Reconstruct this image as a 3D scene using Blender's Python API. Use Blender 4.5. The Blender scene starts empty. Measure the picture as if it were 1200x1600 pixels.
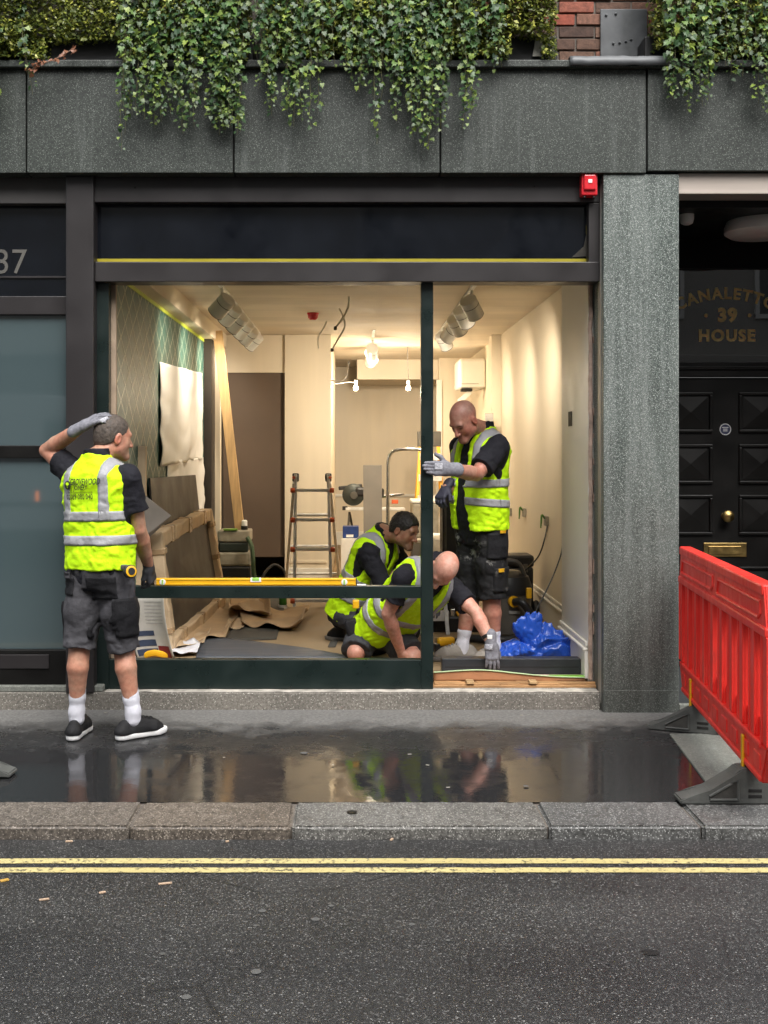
import bpy, bmesh, math, random
import numpy as np
from mathutils import Vector, Matrix, noise as mnoise
random.seed(7); NR = np.random.RandomState(7)
SC = bpy.context.scene
COL = SC.collection
F, CX, CY, CH = 1750.0, 551.0, 705.0, 1.62
def P(px, py, Y):
    return Vector(((px-CX)*Y/F, Y, CH-(py-CY)*Y/F))

# ------------------------------------------------------------------ camera, sky, sun, exposure
cd = bpy.data.cameras.new('camera'); cam = bpy.data.objects.new('camera', cd); COL.objects.link(cam)
cam.location = (0, 0, CH); cam.rotation_euler = (math.pi/2, 0, 0)
cd.sensor_fit = 'HORIZONTAL'; cd.sensor_width = 36.0; cd.lens = 36.0*F/1200.0
cd.shift_x = (600-CX)/1200.0; cd.shift_y = -(800-CY)/1200.0
cd.clip_start = 0.05; cd.clip_end = 500
SC.camera = cam
w = bpy.data.worlds.new('World'); SC.world = w; w.use_nodes = True
wn = w.node_tree; wn.nodes.clear()
sky = wn.nodes.new('ShaderNodeTexSky'); sky.sky_type = 'NISHITA'; sky.sun_disc = False
sky.sun_elevation = math.radians(58); sky.sun_rotation = math.radians(160); sky.dust_density = 4; sky.air_density = 1.2
hs = wn.nodes.new('ShaderNodeHueSaturation'); hs.inputs['Saturation'].default_value = 0.22
bg = wn.nodes.new('ShaderNodeBackground'); bg.inputs[1].default_value = 0.15
wo = wn.nodes.new('ShaderNodeOutputWorld')
wn.links.new(sky.outputs[0], hs.inputs['Color']); wn.links.new(hs.outputs[0], bg.inputs[0]); wn.links.new(bg.outputs[0], wo.inputs[0])
sl = bpy.data.lights.new('sun', 'SUN'); sl.energy = 1.3; sl.angle = math.radians(40); sl.color = (1, .97, .93)
so = bpy.data.objects.new('sun', sl); COL.objects.link(so)
so.rotation_euler = Vector((-.12, .60, -.80)).to_track_quat('-Z', 'Y').to_euler()
SC.view_settings.view_transform = 'Standard'; SC.view_settings.look = 'None'
SC.view_settings.exposure = 1.12; SC.view_settings.gamma = 1
SC.render.engine = 'CYCLES'
SC.cycles.use_denoising = True
SC.cycles.max_bounces = 8; SC.cycles.diffuse_bounces = 4; SC.cycles.glossy_bounces = 4; SC.cycles.transmission_bounces = 4
SC.cycles.sample_clamp_indirect = 6
SC.cycles.caustics_reflective = False; SC.cycles.caustics_refractive = False

# ------------------------------------------------------------------ object helpers
WM = {}
def _parent(o, parent):
    o.parent = parent
    m = WM.get(parent.name)
    if m is not None: o.matrix_parent_inverse = m.inverted()
def thing(name, label, cat, loc=(0, 0, 0), group=None):
    o = bpy.data.objects.new(name, None); COL.objects.link(o); o.location = loc
    o.empty_display_size = .1
    WM[o.name] = Matrix.Translation(Vector(loc))
    o['label'] = label; o['category'] = cat
    if group: o['group'] = group
    return o
def tag(o, label, cat, group=None):
    o['label'] = label; o['category'] = cat
    if group: o['group'] = group
    return o
def struct(o, label=None):
    o['kind'] = 'structure'
    if label: o['label'] = label
    return o
def link(name, me, mat=None, parent=None):
    o = bpy.data.objects.new(name, me); COL.objects.link(o)
    if mat is not None:
        me.materials.clear(); me.materials.append(mat)
    if parent is not None: _parent(o, parent)
    return o
def from_bm(name, bm, mat, parent=None, smooth=False):
    me = bpy.data.meshes.new(name)
    bmesh.ops.recalc_face_normals(bm, faces=bm.faces)
    anyr = any(f_.smooth for f_ in bm.faces)
    bm.to_mesh(me); bm.free()
    if smooth: me.shade_smooth()
    elif anyr: me.set_sharp_from_angle(angle=math.radians(38))
    return link(name, me, mat, parent)
def from_data(name, v, f, mat, parent=None, smooth=False):
    me = bpy.data.meshes.new(name); me.from_pydata([tuple(x) for x in v], [], f); me.update()
    if smooth: me.shade_smooth()
    return link(name, me, mat, parent)
def bm_box(bm, lo, hi, bev=.003, M=None):
    b2 = bmesh.new()
    bmesh.ops.create_cube(b2, size=1)
    for v in b2.verts:
        v.co = Vector([lo[i] + (v.co[i]+.5)*(hi[i]-lo[i]) for i in range(3)])
    if bev > 0:
        bmesh.ops.bevel(b2, geom=b2.edges[:], offset=min(bev, .45*min(abs(hi[i]-lo[i]) for i in range(3))), segments=2, affect='EDGES', profile=.5)
    if M is not None: bmesh.ops.transform(b2, matrix=M, verts=b2.verts)
    t = bpy.data.meshes.new('tmp'); b2.to_mesh(t); b2.free(); bm.from_mesh(t); bpy.data.meshes.remove(t)
def box(name, mat, parent, lo, hi, bev=.003, M=None):
    bm = bmesh.new(); bm_box(bm, lo, hi, bev, M)
    return from_bm(name, bm, mat, parent)
def frame_of(d, up=(0, 0, 1)):
    d = Vector(d).normalized(); up = Vector(up)
    if abs(d.dot(up)) > .98: up = Vector((0, 1, 0))
    x = up.cross(d).normalized(); y = d.cross(x)
    return x, y, d
def bm_tube(bm, pts, r, n=10, cap=True, flat=1.0):
    pts = [Vector(p) for p in pts]
    rs = r if isinstance(r, (list, tuple)) else [r]*len(pts)
    rings = []; x = None
    for i, p in enumerate(pts):
        d = (pts[min(i+1, len(pts)-1)] - pts[max(i-1, 0)]).normalized()
        if x is None: x, y, _ = frame_of(d)
        else:
            x = (x - d*x.dot(d)).normalized(); y = d.cross(x)
        rings.append([bm.verts.new(p + (x*math.cos(a) + y*math.sin(a)*flat)*rs[i]) for a in [2*math.pi*k/n for k in range(n)]])
    for a, b in zip(rings, rings[1:]):
        for k in range(n):
            f = bm.faces.new((a[k], a[(k+1) % n], b[(k+1) % n], b[k])); f.smooth = True
    if cap:
        bm.faces.new(rings[0][::-1]); bm.faces.new(rings[-1])
def tube(name, mat, parent, pts, r, n=10, flat=1.0):
    bm = bmesh.new(); bm_tube(bm, pts, r, n, flat=flat)
    return from_bm(name, bm, mat, parent)
def smooth_pts(pts, k=8):
    pts = [Vector(p) for p in pts]; out = []
    for i in range(len(pts)-1):
        p0, p1, p2, p3 = pts[max(i-1, 0)], pts[i], pts[i+1], pts[min(i+2, len(pts)-1)]
        for j in range(k):
            t = j/k
            out.append(.5*((2*p1)+(p2-p0)*t+(2*p0-5*p1+4*p2-p3)*t*t+(3*p1-p0-3*p2+p3)*t**3))
    out.append(pts[-1]); return out
def bm_lathe(bm, prof, o, axis=(0, 0, 1), n=24):
    x, y, d = frame_of(axis); o = Vector(o); rings = []
    for r, h in prof:
        rings.append([bm.verts.new(o + d*h + (x*math.cos(2*math.pi*k/n) + y*math.sin(2*math.pi*k/n))*max(r, 1e-4)) for k in range(n)])
    for a, b in zip(rings, rings[1:]):
        for k in range(n):
            f = bm.faces.new((a[k], a[(k+1) % n], b[(k+1) % n], b[k])); f.smooth = True
    bm.faces.new(rings[0][::-1]); bm.faces.new(rings[-1])
def lathe(name, mat, parent, prof, o, axis=(0, 0, 1), n=24):
    bm = bmesh.new(); bm_lathe(bm, prof, o, axis, n)
    return from_bm(name, bm, mat, parent)
def bm_prism(bm, pts, d):
    """polygon pts (3D, planar) extruded along d"""
    d = Vector(d)
    a = [bm.verts.new(Vector(p)) for p in pts]; b = [bm.verts.new(Vector(p)+d) for p in pts]
    n = len(pts)
    bm.faces.new(a); bm.faces.new(b[::-1])
    for i in range(n): bm.faces.new((a[i], b[i], b[(i+1) % n], a[(i+1) % n]))
def prism(name, mat, parent, pts, d, bev=0):
    bm = bmesh.new(); bm_prism(bm, pts, d)
    if bev: bmesh.ops.bevel(bm, geom=bm.edges[:], offset=bev, segments=1, affect='EDGES')
    return from_bm(name, bm, mat, parent)
def sheet(name, mat, parent, fn, nu, nv, thick=0, smooth=True):
    """grid surface fn(u,v), optional solid thickness"""
    v = [fn(i/nu, j/nv) for j in range(nv+1) for i in range(nu+1)]
    f = [(j*(nu+1)+i, j*(nu+1)+i+1, (j+1)*(nu+1)+i+1, (j+1)*(nu+1)+i) for j in range(nv) for i in range(nu)]
    o = from_data(name, v, f, mat, parent, smooth)
    if thick:
        m = o.modifiers.new('solid', 'SOLIDIFY'); m.thickness = thick; m.offset = 0
    return o
def text_mesh(s, size, bold=0.0, space=1.0):
    c = bpy.data.curves.new('txt', 'FONT'); c.body = s; c.size = size; c.offset = bold; c.space_character = space
    c.align_x = 'CENTER'; c.align_y = 'CENTER'; c.resolution_u = 3
    o = bpy.data.objects.new('txt', c); COL.objects.link(o)
    dg = bpy.context.evaluated_depsgraph_get()
    me = bpy.data.meshes.new_from_object(o.evaluated_get(dg))
    bpy.data.objects.remove(o); bpy.data.curves.remove(c)
    v = np.array([tuple(x.co) for x in me.vertices]); f = [tuple(p.vertices) for p in me.polygons]
    bpy.data.meshes.remove(me)
    return v, f

# ------------------------------------------------------------------ materials
def NT(name):
    m = bpy.data.materials.new(name); m.use_nodes = True
    t = m.node_tree; b = t.nodes['Principled BSDF']
    return m, t, b
def nn(t, kind, **kw):
    n = t.nodes.new(kind)
    for k, v in kw.items(): setattr(n, k, v)
    return n
def lk(t, a, b): t.links.new(a, b)
def pos(t, scale=(1, 1, 1)):
    g = nn(t, 'ShaderNodeNewGeometry')
    m = nn(t, 'ShaderNodeMapping'); m.inputs['Scale'].default_value = scale
    lk(t, g.outputs['Position'], m.inputs['Vector']); return m.outputs[0]
def tnoise(t, vec, scale, detail=4, rough=.55):
    n = nn(t, 'ShaderNodeTexNoise'); n.inputs['Scale'].default_value = scale
    n.inputs['Detail'].default_value = detail; n.inputs['Roughness'].default_value = rough
    lk(t, vec, n.inputs['Vector']); return n.outputs['Fac']
def ramp(t, fac, stops):
    r = nn(t, 'ShaderNodeValToRGB'); e = r.color_ramp.elements
    while len(e) < len(stops): e.new(.5)
    for i, (p, c) in enumerate(stops):
        e[i].position = p; e[i].color = (*c, 1) if len(c) == 3 else c
    lk(t, fac, r.inputs[0]); return r.outputs[0]
def rng(t, fac, a, b, c, d):
    r = nn(t, 'ShaderNodeMapRange'); r.clamp = True
    for i, x in enumerate((a, b, c, d)): r.inputs[i+1].default_value = x
    lk(t, fac, r.inputs[0]); return r.outputs[0]
def mix(t, fac, a, b, mode='MIX'):
    m = nn(t, 'ShaderNodeMix', data_type='RGBA', blend_type=mode)
    if hasattr(fac, 'is_linked'): lk(t, fac, m.inputs[0])
    else: m.inputs[0].default_value = fac
    for i, x in ((6, a), (7, b)):
        if hasattr(x, 'is_linked'): lk(t, x, m.inputs[i])
        else: m.inputs[i].default_value = (*x, 1)
    return m.outputs[2]
def math_(t, op, a, b=None):
    m = nn(t, 'ShaderNodeMath', operation=op)
    for i, x in enumerate((a, b)):
        if x is None: continue
        if hasattr(x, 'is_linked'): lk(t, x, m.inputs[i])
        else: m.inputs[i].default_value = x
    return m.outputs[0]
def bump(t, b, h, strength, dist=.01):
    n = nn(t, 'ShaderNodeBump'); n.inputs['Strength'].default_value = strength; n.inputs['Distance'].default_value = dist
    lk(t, h, n.inputs['Height']); lk(t, n.outputs[0], b.inputs['Normal'])
MC = {}
def M(name, c, rough=.6, metal=0, var=.18, vs=6, bmp=.1, bs=80, spec=.5, stretch=(1, 1, 1), rvar=.1, coat=0):
    if name in MC: return MC[name]
    m, t, b = NT(name); p = pos(t, stretch)
    n1 = tnoise(t, p, vs, 5)
    lo = tuple(x*(1-var) for x in c); hi = tuple(min(1, x*(1+var)) for x in c)
    lk(t, ramp(t, n1, [(.3, lo), (.7, hi)]), b.inputs['Base Color'])
    n2 = tnoise(t, p, bs, 3)
    lk(t, rng(t, n1, .3, .7, max(.02, rough-rvar), min(1, rough+rvar)), b.inputs['Roughness'])
    b.inputs['Metallic'].default_value = metal
    b.inputs['Specular IOR Level'].default_value = spec
    if coat: b.inputs['Coat Weight'].default_value = coat; b.inputs['Coat Roughness'].default_value = .15
    if bmp: bump(t, b, n2, bmp, .004)
    MC[name] = m; return m
def granite(name, dark, mid, light, speck=150, streak=0, rough=.45, amt=.06, stain=None, lowdark=None):
    m, t, b = NT(name); p = pos(t)
    v = nn(t, 'ShaderNodeTexVoronoi'); v.inputs['Scale'].default_value = speck; lk(t, p, v.inputs['Vector'])
    sp = nn(t, 'ShaderNodeSeparateColor'); lk(t, v.outputs['Color'], sp.inputs[0])
    n0 = tnoise(t, p, 60, 4, .7)
    n1 = tnoise(t, p, 1.6, 5, .6)
    base = ramp(t, n0, [(.36, dark), (.64, mid)])
    base = mix(t, 1.0, base, ramp(t, n1, [(.3, (.72, .72, .72)), (.7, (1.2, 1.2, 1.2))]), 'MULTIPLY')
    thr = rng(t, sp.outputs[0], 1-amt*1.3, 1-amt*.7, 0, 1)
    base = mix(t, thr, base, light)
    if streak:
        ps = pos(t, (1, 1, .06)); ns = tnoise(t, ps, 14, 5, .6)
        lo, hi = stain or (.52, .72)
        nz = tnoise(t, p, 90, 3, .7)
        k = math_(t, 'MULTIPLY', rng(t, ns, lo, hi, 0, streak), rng(t, nz, .35, .6, .25, 1))
        base = mix(t, k, base, (.36, .39, .37))
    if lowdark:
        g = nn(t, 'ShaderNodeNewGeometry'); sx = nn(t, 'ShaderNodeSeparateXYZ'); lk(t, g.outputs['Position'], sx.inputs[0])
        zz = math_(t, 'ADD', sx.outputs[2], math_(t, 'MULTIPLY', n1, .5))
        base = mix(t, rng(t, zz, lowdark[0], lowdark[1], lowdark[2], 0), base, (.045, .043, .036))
    lk(t, base, b.inputs['Base Color'])
    lk(t, rng(t, n0, .3, .7, rough-.1, rough+.15), b.inputs['Roughness'])
    bump(t, b, n0, .12, .003)
    return m
mFascia = granite('fascia_granite', (.012, .016, .0133), (.041, .049, .042), (.18, .20, .175), 330, .22, .5, .07, (.55, .8))
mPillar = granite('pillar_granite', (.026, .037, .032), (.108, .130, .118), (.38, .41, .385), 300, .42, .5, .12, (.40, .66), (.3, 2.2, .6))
mStone = granite('step_stone', (.11, .10, .085), (.24, .22, .19), (.45, .43, .38), 200, .0, .75, .05)
mSill = granite('sill_stone', (.13, .135, .12), (.22, .23, .20), (.3, .3, .27), 220, .2, .7, .04)
mKerb = [granite('kerb_granite_%d' % i, *c, 230, 0, .55, .10) for i, c in enumerate([
    ((.05, .043, .036), (.17, .145, .12), (.34, .30, .26)), ((.052, .043, .035), (.18, .15, .12), (.36, .31, .26)),
    ((.055, .052, .048), (.185, .18, .165), (.40, .39, .36)), ((.05, .05, .048), (.155, .155, .15), (.36, .36, .35)), ((.05, .05, .047), (.145, .145, .14), (.35, .35, .34))])]
mBrown = M('brown_paint', (.021, .018, .0185), .42, 0, .12, 3, .05, 200, stretch=(1, 1, 1))
mBrownL = M('brown_paint_light', (.050, .046, .044), .5, 0, .15, 3, .05, 200)
mBlack = M('black_paint', (.008, .0075, .007), .42, 0, .2, 5, .05, 120, spec=.22)
mGreen = M('dark_green_paint', (.0085, .0165, .015), .33, 0, .15, 6, .03, 200)
mGlassDark = M('dark_sign_glass', (.006, .0075, .011), .12, 0, .3, 4, .0)
mCream = M('cream_plaster', (.70, .615, .475), .65, 0, .06, 1.5, .04, 30, stretch=(3, 1, .25))
mCeil = M('ceiling_plaster', (.66, .58, .46), .7, 0, .13, 1.2, .05, 20, stretch=(.5, 3, 1))
mWhiteP = M('white_primer', (.74, .72, .66), .5, 0, .05, 2, .03, 60)
mBrownWall = M('brown_wall_board', (.105, .072, .050), .6, 0, .12, 2, .03, 60)
mDarkBoard = M('dark_brown_board', (.026, .019, .014), .5, 0, .2, 3, .04, 100)
mTimber = M('pine_timber', (.52, .34, .16), .6, 0, .22, 5, .15, 60, stretch=(6, 6, .6))
mTimberX = M('pine_timber_flat', (.42, .27, .13), .65, 0, .35, 6, .2, 60, stretch=(.6, 6, 6))
mOldWood = M('old_floor_timber', (.36, .20, .085), .7, 0, .5, 7, .3, 50, stretch=(.7, 5, 5))
mKraft = M('kraft_paper', (.27, .19, .105), .62, 0, .16, 2.2, .12, 25)
mCard = M('cardboard', (.42, .285, .16), .75, 0, .16, 4, .12, 40)
mCard2 = M('cardboard_pale', (.50, .37, .23), .75, 0, .18, 5, .12, 40)
mTape = M('brown_parcel_tape', (.40, .27, .15), .25, 0, .2, 8, .2, 30)
mBrass = M('brass', (.42, .29, .11), .38, 1, .2, 20, .05, 60)
mGold = M('gold_lettering', (.80, .60, .26), .5, 0, .2, 20, 0)
mAlu = M('aluminium', (.66, .66, .65), .42, .3, .2, 12, .08, 90)
mSteel = M('polished_steel', (.66, .66, .66), .18, 1, .1, 10, 0)
mLead = M('lead_sheet', (.10, .105, .11), .5, .2, .35, 7, .35, 12)
mRed = M('red_barrier_plastic', (.86, .036, .028), .36, 0, .06, 3, .02, 25)
mRedA = M('red_alarm_plastic', (.62, .02, .03), .3, 0, .08, 8, 0)
mRubber = M('recycled_grey_rubber', (.085, .088, .082), .7, 0, .25, 12, .3, 90)
mYel = M('yellow_plastic', (.80, .42, .012), .4, 0, .1, 8, .03, 60)
mYelT = M('yellow_tape', (.36, .30, .012), .5, 0, .1, 8, .03, 60)
mWhitePl = M('white_plastic', (.80, .79, .75), .4, 0, .06, 8, .0)
mBlackPl = M('black_plastic', (.013, .013, .014), .45, 0, .2, 10, .1, 120)
mGreyPl = M('grey_plastic', (.075, .07, .06), .5, 0, .2, 10, .1, 120)
mDusty = M('dusty_grey_plastic', (.30, .27, .21), .6, 0, .3, 10, .1, 90)
mGreyBd = M('grey_board', (.20, .185, .165), .55, 0, .12, 3, .05, 90)
mSlate = M('slate_grey_sheet', (.062, .070, .084), .5, 0, .2, 3, .05, 60, stretch=(1, 8, 1))
mBlueBag = M('blue_polythene', (.014, .070, .40), .25, 0, .2, 5, .25, 25)
mBlue = M('blue_card', (.02, .05, .20), .5, 0, .3, 20, 0)
mPaper = M('white_sheet_paper', (.84, .83, .80), .6, 0, .05, 3, .1, 18)
mGreenTp = M('green_tape', (.22, .50, .06), .5, 0, .1, 8, 0)
mLime = M('lime_tape', (.50, .62, .05), .5, 0, .1, 8, 0)
mCable = M('black_cable', (.012, .012, .012), .5, 0, .2, 10, 0)
mCableG = M('grey_cable', (.20, .19, .17), .5, 0, .2, 10, 0)
mCableW = M('white_cable', (.62, .58, .48), .5, 0, .1, 10, 0)
mOrange = M('orange_underlay', (.36, .165, .075), .65, 0, .2, 6, .1, 60)
mOrangeP = M('orange_clip', (.55, .10, .03), .45, 0, .15, 9, 0)
mDark = M('unlit_void', (.01, .009, .008), .8, 0, .1, 5, 0)
mSoil = M('planter_black', (.012, .012, .012), .5, 0, .2, 5, .1)

def mk_red():
    m, t, b = NT('red_barrier_plastic'); p = pos(t)
    n1 = tnoise(t, p, 3.5, 5, .6); n2 = tnoise(t, pos(t, (1, 1, .25)), 16, 5, .7); n3 = tnoise(t, p, 60, 4, .75)
    c = ramp(t, n1, [(.3, (.80, .030, .022)), (.6, (.92, .052, .038)), (.8, (.95, .11, .08))])
    c = mix(t, rng(t, n3, .64, .74, 0, .45), c, (.80, .30, .26))
    c = mix(t, math_(t, 'MULTIPLY', rng(t, n2, .55, .75, 0, .6), rng(t, n1, .4, .6, .2, 1)), c, (.30, .05, .035))
    lk(t, c, b.inputs['Base Color']); lk(t, rng(t, n2, .3, .7, .28, .55), b.inputs['Roughness']); bump(t, b, n3, .08, .003); return m
mRed = mk_red()
def mk_asphalt(name, wet):
    m, t, b = NT(name); p = pos(t)
    v = nn(t, 'ShaderNodeTexVoronoi'); v.inputs['Scale'].default_value = 230; lk(t, p, v.inputs['Vector'])
    sp = nn(t, 'ShaderNodeSeparateColor'); lk(t, v.outputs['Color'], sp.inputs[0])
    n1 = tnoise(t, p, 1.1, 6, .6); n2 = tnoise(t, p, 55, 4, .7)
    g = nn(t, 'ShaderNodeNewGeometry'); sx = nn(t, 'ShaderNodeSeparateXYZ'); lk(t, g.outputs['Position'], sx.inputs[0])
    if not wet:
        base = ramp(t, n2, [(.3, (.010, .010, .0107)), (.72, (.050, .050, .049))])
        base = mix(t, 1, base, ramp(t, n1, [(.3, (.75, .75, .76)), (.72, (1.3, 1.29, 1.26))]), 'MULTIPLY')
        base = mix(t, rng(t, sp.outputs[0], .89, .96, 0, .75), base, (.20, .198, .19))
        nb = tnoise(t, pos(t, (.10, 1.0, 1)), 1.6, 4, .5)
        base = mix(t, 1, base, ramp(t, nb, [(.35, (.70, .70, .72)), (.65, (1.25, 1.24, 1.22))]), 'MULTIPLY')
        nc = nn(t, 'ShaderNodeTexVoronoi', feature='DISTANCE_TO_EDGE'); nc.inputs['Scale'].default_value = .9; lk(t, pos(t, (.8, 1.3, 1)), nc.inputs['Vector'])
        nw = tnoise(t, p, 3, 3)
        base = mix(t, math_(t, 'MULTIPLY', rng(t, nc.outputs['Distance'], .0015, .006, .7, 0), rng(t, nw, .48, .58, 0, 1)), base, (.008, .008, .008))
        base = mix(t, rng(t, sp.outputs[1], .985, .992, 0, .8), base, (.36, .355, .34))
        lk(t, base, b.inputs['Base Color'])
        lk(t, rng(t, n1, .3, .7, .34, .6), b.inputs['Roughness'])
        h = math_(t, 'ADD', n2, math_(t, 'MULTIPLY', v.outputs['Distance'], -1.2))
        bump(t, b, h, .55, .006)
    else:
        # wetness follows the fall of the pavement: dry along the step, puddled by the kerb
        yy = math_(t, 'ADD', sx.outputs[1], math_(t, 'MULTIPLY', math_(t, 'SUBTRACT', n1, .5), .55))
        n3 = tnoise(t, p, 7, 5, .6)
        yy = math_(t, 'ADD', yy, math_(t, 'MULTIPLY', math_(t, 'SUBTRACT', n3, .5), .5))
        dry = rng(t, yy, 6.25, 6.50, 0, 1)
        pud = rng(t, yy, 5.72, 6.0, 1, 0)
        drybase = ramp(t, n2, [(.3, (.085, .083, .078)), (.72, (.21, .205, .195))])
        wetbase = ramp(t, n2, [(.3, (.011, .011, .0118)), (.75, (.036, .036, .037))])
        base = mix(t, dry, wetbase, drybase)
        base = mix(t, math_(t, 'MULTIPLY', rng(t, sp.outputs[0], .955, .975, 0, .5), rng(t, pud, 0, 1, 1, .25)), base, (.22, .215, .20))
        lk(t, base, b.inputs['Base Color'])
        r = math_(t, 'ADD', math_(t, 'MULTIPLY', dry, .40), math_(t, 'MULTIPLY', n3, .62))
        r = math_(t, 'SUBTRACT', r, math_(t, 'MULTIPLY', pud, .235))
        lk(t, r, b.inputs['Roughness'])
        b.inputs['IOR'].default_value = 1.45
        bs = nn(t, 'ShaderNodeBump'); bs.inputs['Distance'].default_value = .004
        lk(t, rng(t, pud, 0, 1, .5, .05), bs.inputs['Strength'])
        n4 = tnoise(t, p, 42, 3, .6)
        lk(t, n4, bs.inputs['Height']); lk(t, bs.outputs[0], b.inputs['Normal'])
    return m
mRoad = mk_asphalt('road_asphalt', False); mPave = mk_asphalt('wet_pavement_asphalt', True)
def mk_yline():
    m, t, b = NT('yellow_road_paint'); p = pos(t)
    n = tnoise(t, p, 45, 5, .75); n1 = tnoise(t, pos(t, (.6, 3, 1)), 3, 4)
    wear = math_(t, 'ADD', n, math_(t, 'MULTIPLY', n1, .35))
    c = mix(t, rng(t, wear, .70, .80, 0, .9), ramp(t, n1, [(.3, (.50, .41, .17)), (.7, (.68, .58, .28))]), (.04, .04, .038))
    lk(t, c, b.inputs['Base Color']); b.inputs['Roughness'].default_value = .5
    bump(t, b, n, .4, .004); return m
mYLine = mk_yline()
def mk_brick():
    m, t, b = NT('old_brick'); p = pos(t)
    oi = nn(t, 'ShaderNodeObjectInfo')
    c = ramp(t, oi.outputs['Random'], [(0, (.075, .045, .036)), (.45, (.15, .085, .06)), (.7, (.20, .12, .085)), (1, (.33, .08, .05))])
    n = tnoise(t, p, 30, 5, .7)
    lk(t, mix(t, 1, c, ramp(t, n, [(.3, (.55, .55, .55)), (.7, (1.35, 1.3, 1.25))]), 'MULTIPLY'), b.inputs['Base Color'])
    b.inputs['Roughness'].default_value = .85; bump(t, b, n, .6, .008); return m
mBrick = mk_brick()
mMortar = M('mortar', (.15, .13, .11), .9, 0, .25, 20, .3, 60)
def mk_wallpaper():
    m, t, b = NT('lattice_wallpaper'); 
    g = nn(t, 'ShaderNodeNewGeometry'); sx = nn(t, 'ShaderNodeSeparateXYZ'); lk(t, g.outputs['Position'], sx.inputs[0])
    nz = tnoise(t, pos(t), 2.5, 3)
    yy = math_(t, 'DIVIDE', sx.outputs[1], .26); zz = math_(t, 'DIVIDE', sx.outputs[2], .205)
    def line(s):
        a = math_(t, s, yy, zz); a = math_(t, 'ADD', a, math_(t, 'MULTIPLY', nz, .25))
        a = math_(t, 'FRACT', math_(t, 'ADD', a, 60)); a = math_(t, 'ABSOLUTE', math_(t, 'SUBTRACT', a, .5))
        return rng(t, a, .022, .042, 1, 0)
    L = math_(t, 'MAXIMUM', line('ADD'), line('SUBTRACT'))
    n1 = tnoise(t, pos(t, (1, 1, 2.5)), 9, 5, .7)
    back = ramp(t, n1, [(.3, (.012, .058, .050)), (.55, (.028, .110, .095)), (.75, (.06, .16, .135))])
    lk(t, mix(t, L, back, (.42, .46, .36)), b.inputs['Base Color'])
    lk(t, rng(t, L, 0, 1, .42, .30), b.inputs['Roughness'])
    b.inputs['Specular IOR Level'].default_value = .3
    n5 = tnoise(t, pos(t, (1, 1, .35)), 55, 3)
    bump(t, b, math_(t, 'ADD', L, math_(t, 'MULTIPLY', n5, .9)), .5, .006)
    return m
mWallpaper = mk_wallpaper()
def glass(name, c=(.02, .025, .03), rough=.02, alpha_mix=.5):
    """window glass: mirror-like sheet that lets part of the light through"""
    m, t, b = NT(name)
    b.inputs['Base Color'].default_value = (*c, 1); b.inputs['Roughness'].default_value = rough
    b.inputs['IOR'].default_value = 1.5; b.inputs['Specular IOR Level'].default_value = .9
    n = tnoise(t, pos(t), 1.3, 2); bump(t, b, n, .02, .02)
    if alpha_mix < 1:
        tr = nn(t, 'ShaderNodeBsdfTransparent'); mx = nn(t, 'ShaderNodeMixShader'); mx.inputs[0].default_value = alpha_mix
        lk(t, tr.outputs[0], mx.inputs[1]); lk(t, b.outputs[0], mx.inputs[2]); lk(t, mx.outputs[0], t.nodes['Material Output'].inputs[0])
    return m
mWinL = glass('frosted_blue_grey_glass', (.060, .086, .092), .035, 1)
mWinT = glass('transom_glass', (.016, .016, .016), .015, 1)
def emis(name, c, s):
    m, t, b = NT(name); b.inputs['Base Color'].default_value = (*c, 1)
    b.inputs['Emission Color'].default_value = (*c, 1); b.inputs['Emission Strength'].default_value = s; return m

# ------------------------------------------------------------------ ground
PZ = .055
road = struct(sheet('road', mRoad, None, lambda u, v: (-60+120*u, -60+64.68*v, 0), 4, 4, smooth=False), 'dark asphalt road in front of the shop')
def line_strip(y0, y1):
    o = sheet('yellow_line', mYLine, road, lambda u, v: (-20+40*u, y0+(y1-y0)*v, .003), 400, 1, smooth=False)
    for vtx in o.data.vertices: vtx.co.y += .004*mnoise.noise(Vector((vtx.co.x*9, vtx.co.y*3, 0)))
line_strip(4.394, 4.448); line_strip(4.300, 4.350)
pav = struct(sheet('pavement', mPave, None, lambda u, v: (-30+60*u, 5.0+2.2*v, PZ-.002+.006*v), 8, 4, smooth=False), 'wet dark asphalt pavement between kerb and shop')
kerb = struct(box('kerb', mMortar, None, (-30, 4.70, -.1), (30, 5.02, PZ-.012), 0), 'granite kerb along the road')
def kx(px): return (px-CX)*4.67/F
joints = [-9.2, -7.9, -6.6, -5.3, -4.1, -2.85, -1.72, kx(202), kx(455), kx(857), kx(1097), 2.55, 3.7, 4.9, 6.1, 7.3, 8.5]
for i, (a, b_) in enumerate(zip(joints, joints[1:])):
    bm = bmesh.new()
    lo, hi = (a+.004, 4.668, -.08), (b_-.004, 5.0, PZ+.004*NR.rand())
    bmesh.ops.create_cube(bm, size=1)
    for v in bm.verts: v.co = Vector([lo[k]+(v.co[k]+.5)*(hi[k]-lo[k]) for k in range(3)])
    bmesh.ops.bevel(bm, geom=[e for e in bm.edges], offset=.012, segments=3, affect='EDGES')
    bmesh.ops.subdivide_edges(bm, edges=[e for e in bm.edges if abs(e.verts[0].co.x-e.verts[1].co.x) > .2], cuts=40)
    for v in bm.verts:
        q = v.co*22
        v.co.y += .006*mnoise.noise(q) + (.016*mnoise.noise(v.co*9+Vector((3, 1, 7))) if v.co.z < .035 else 0)
        v.co.z += .0025*mnoise.noise(q+Vector((5, 5, 5)))
    k = from_bm('kerb_stone', bm, mKerb[{7: 0, 8: 1, 9: 2, 10: 3, 11: 4}.get(i+1-0, i % 5)], kerb)
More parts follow.
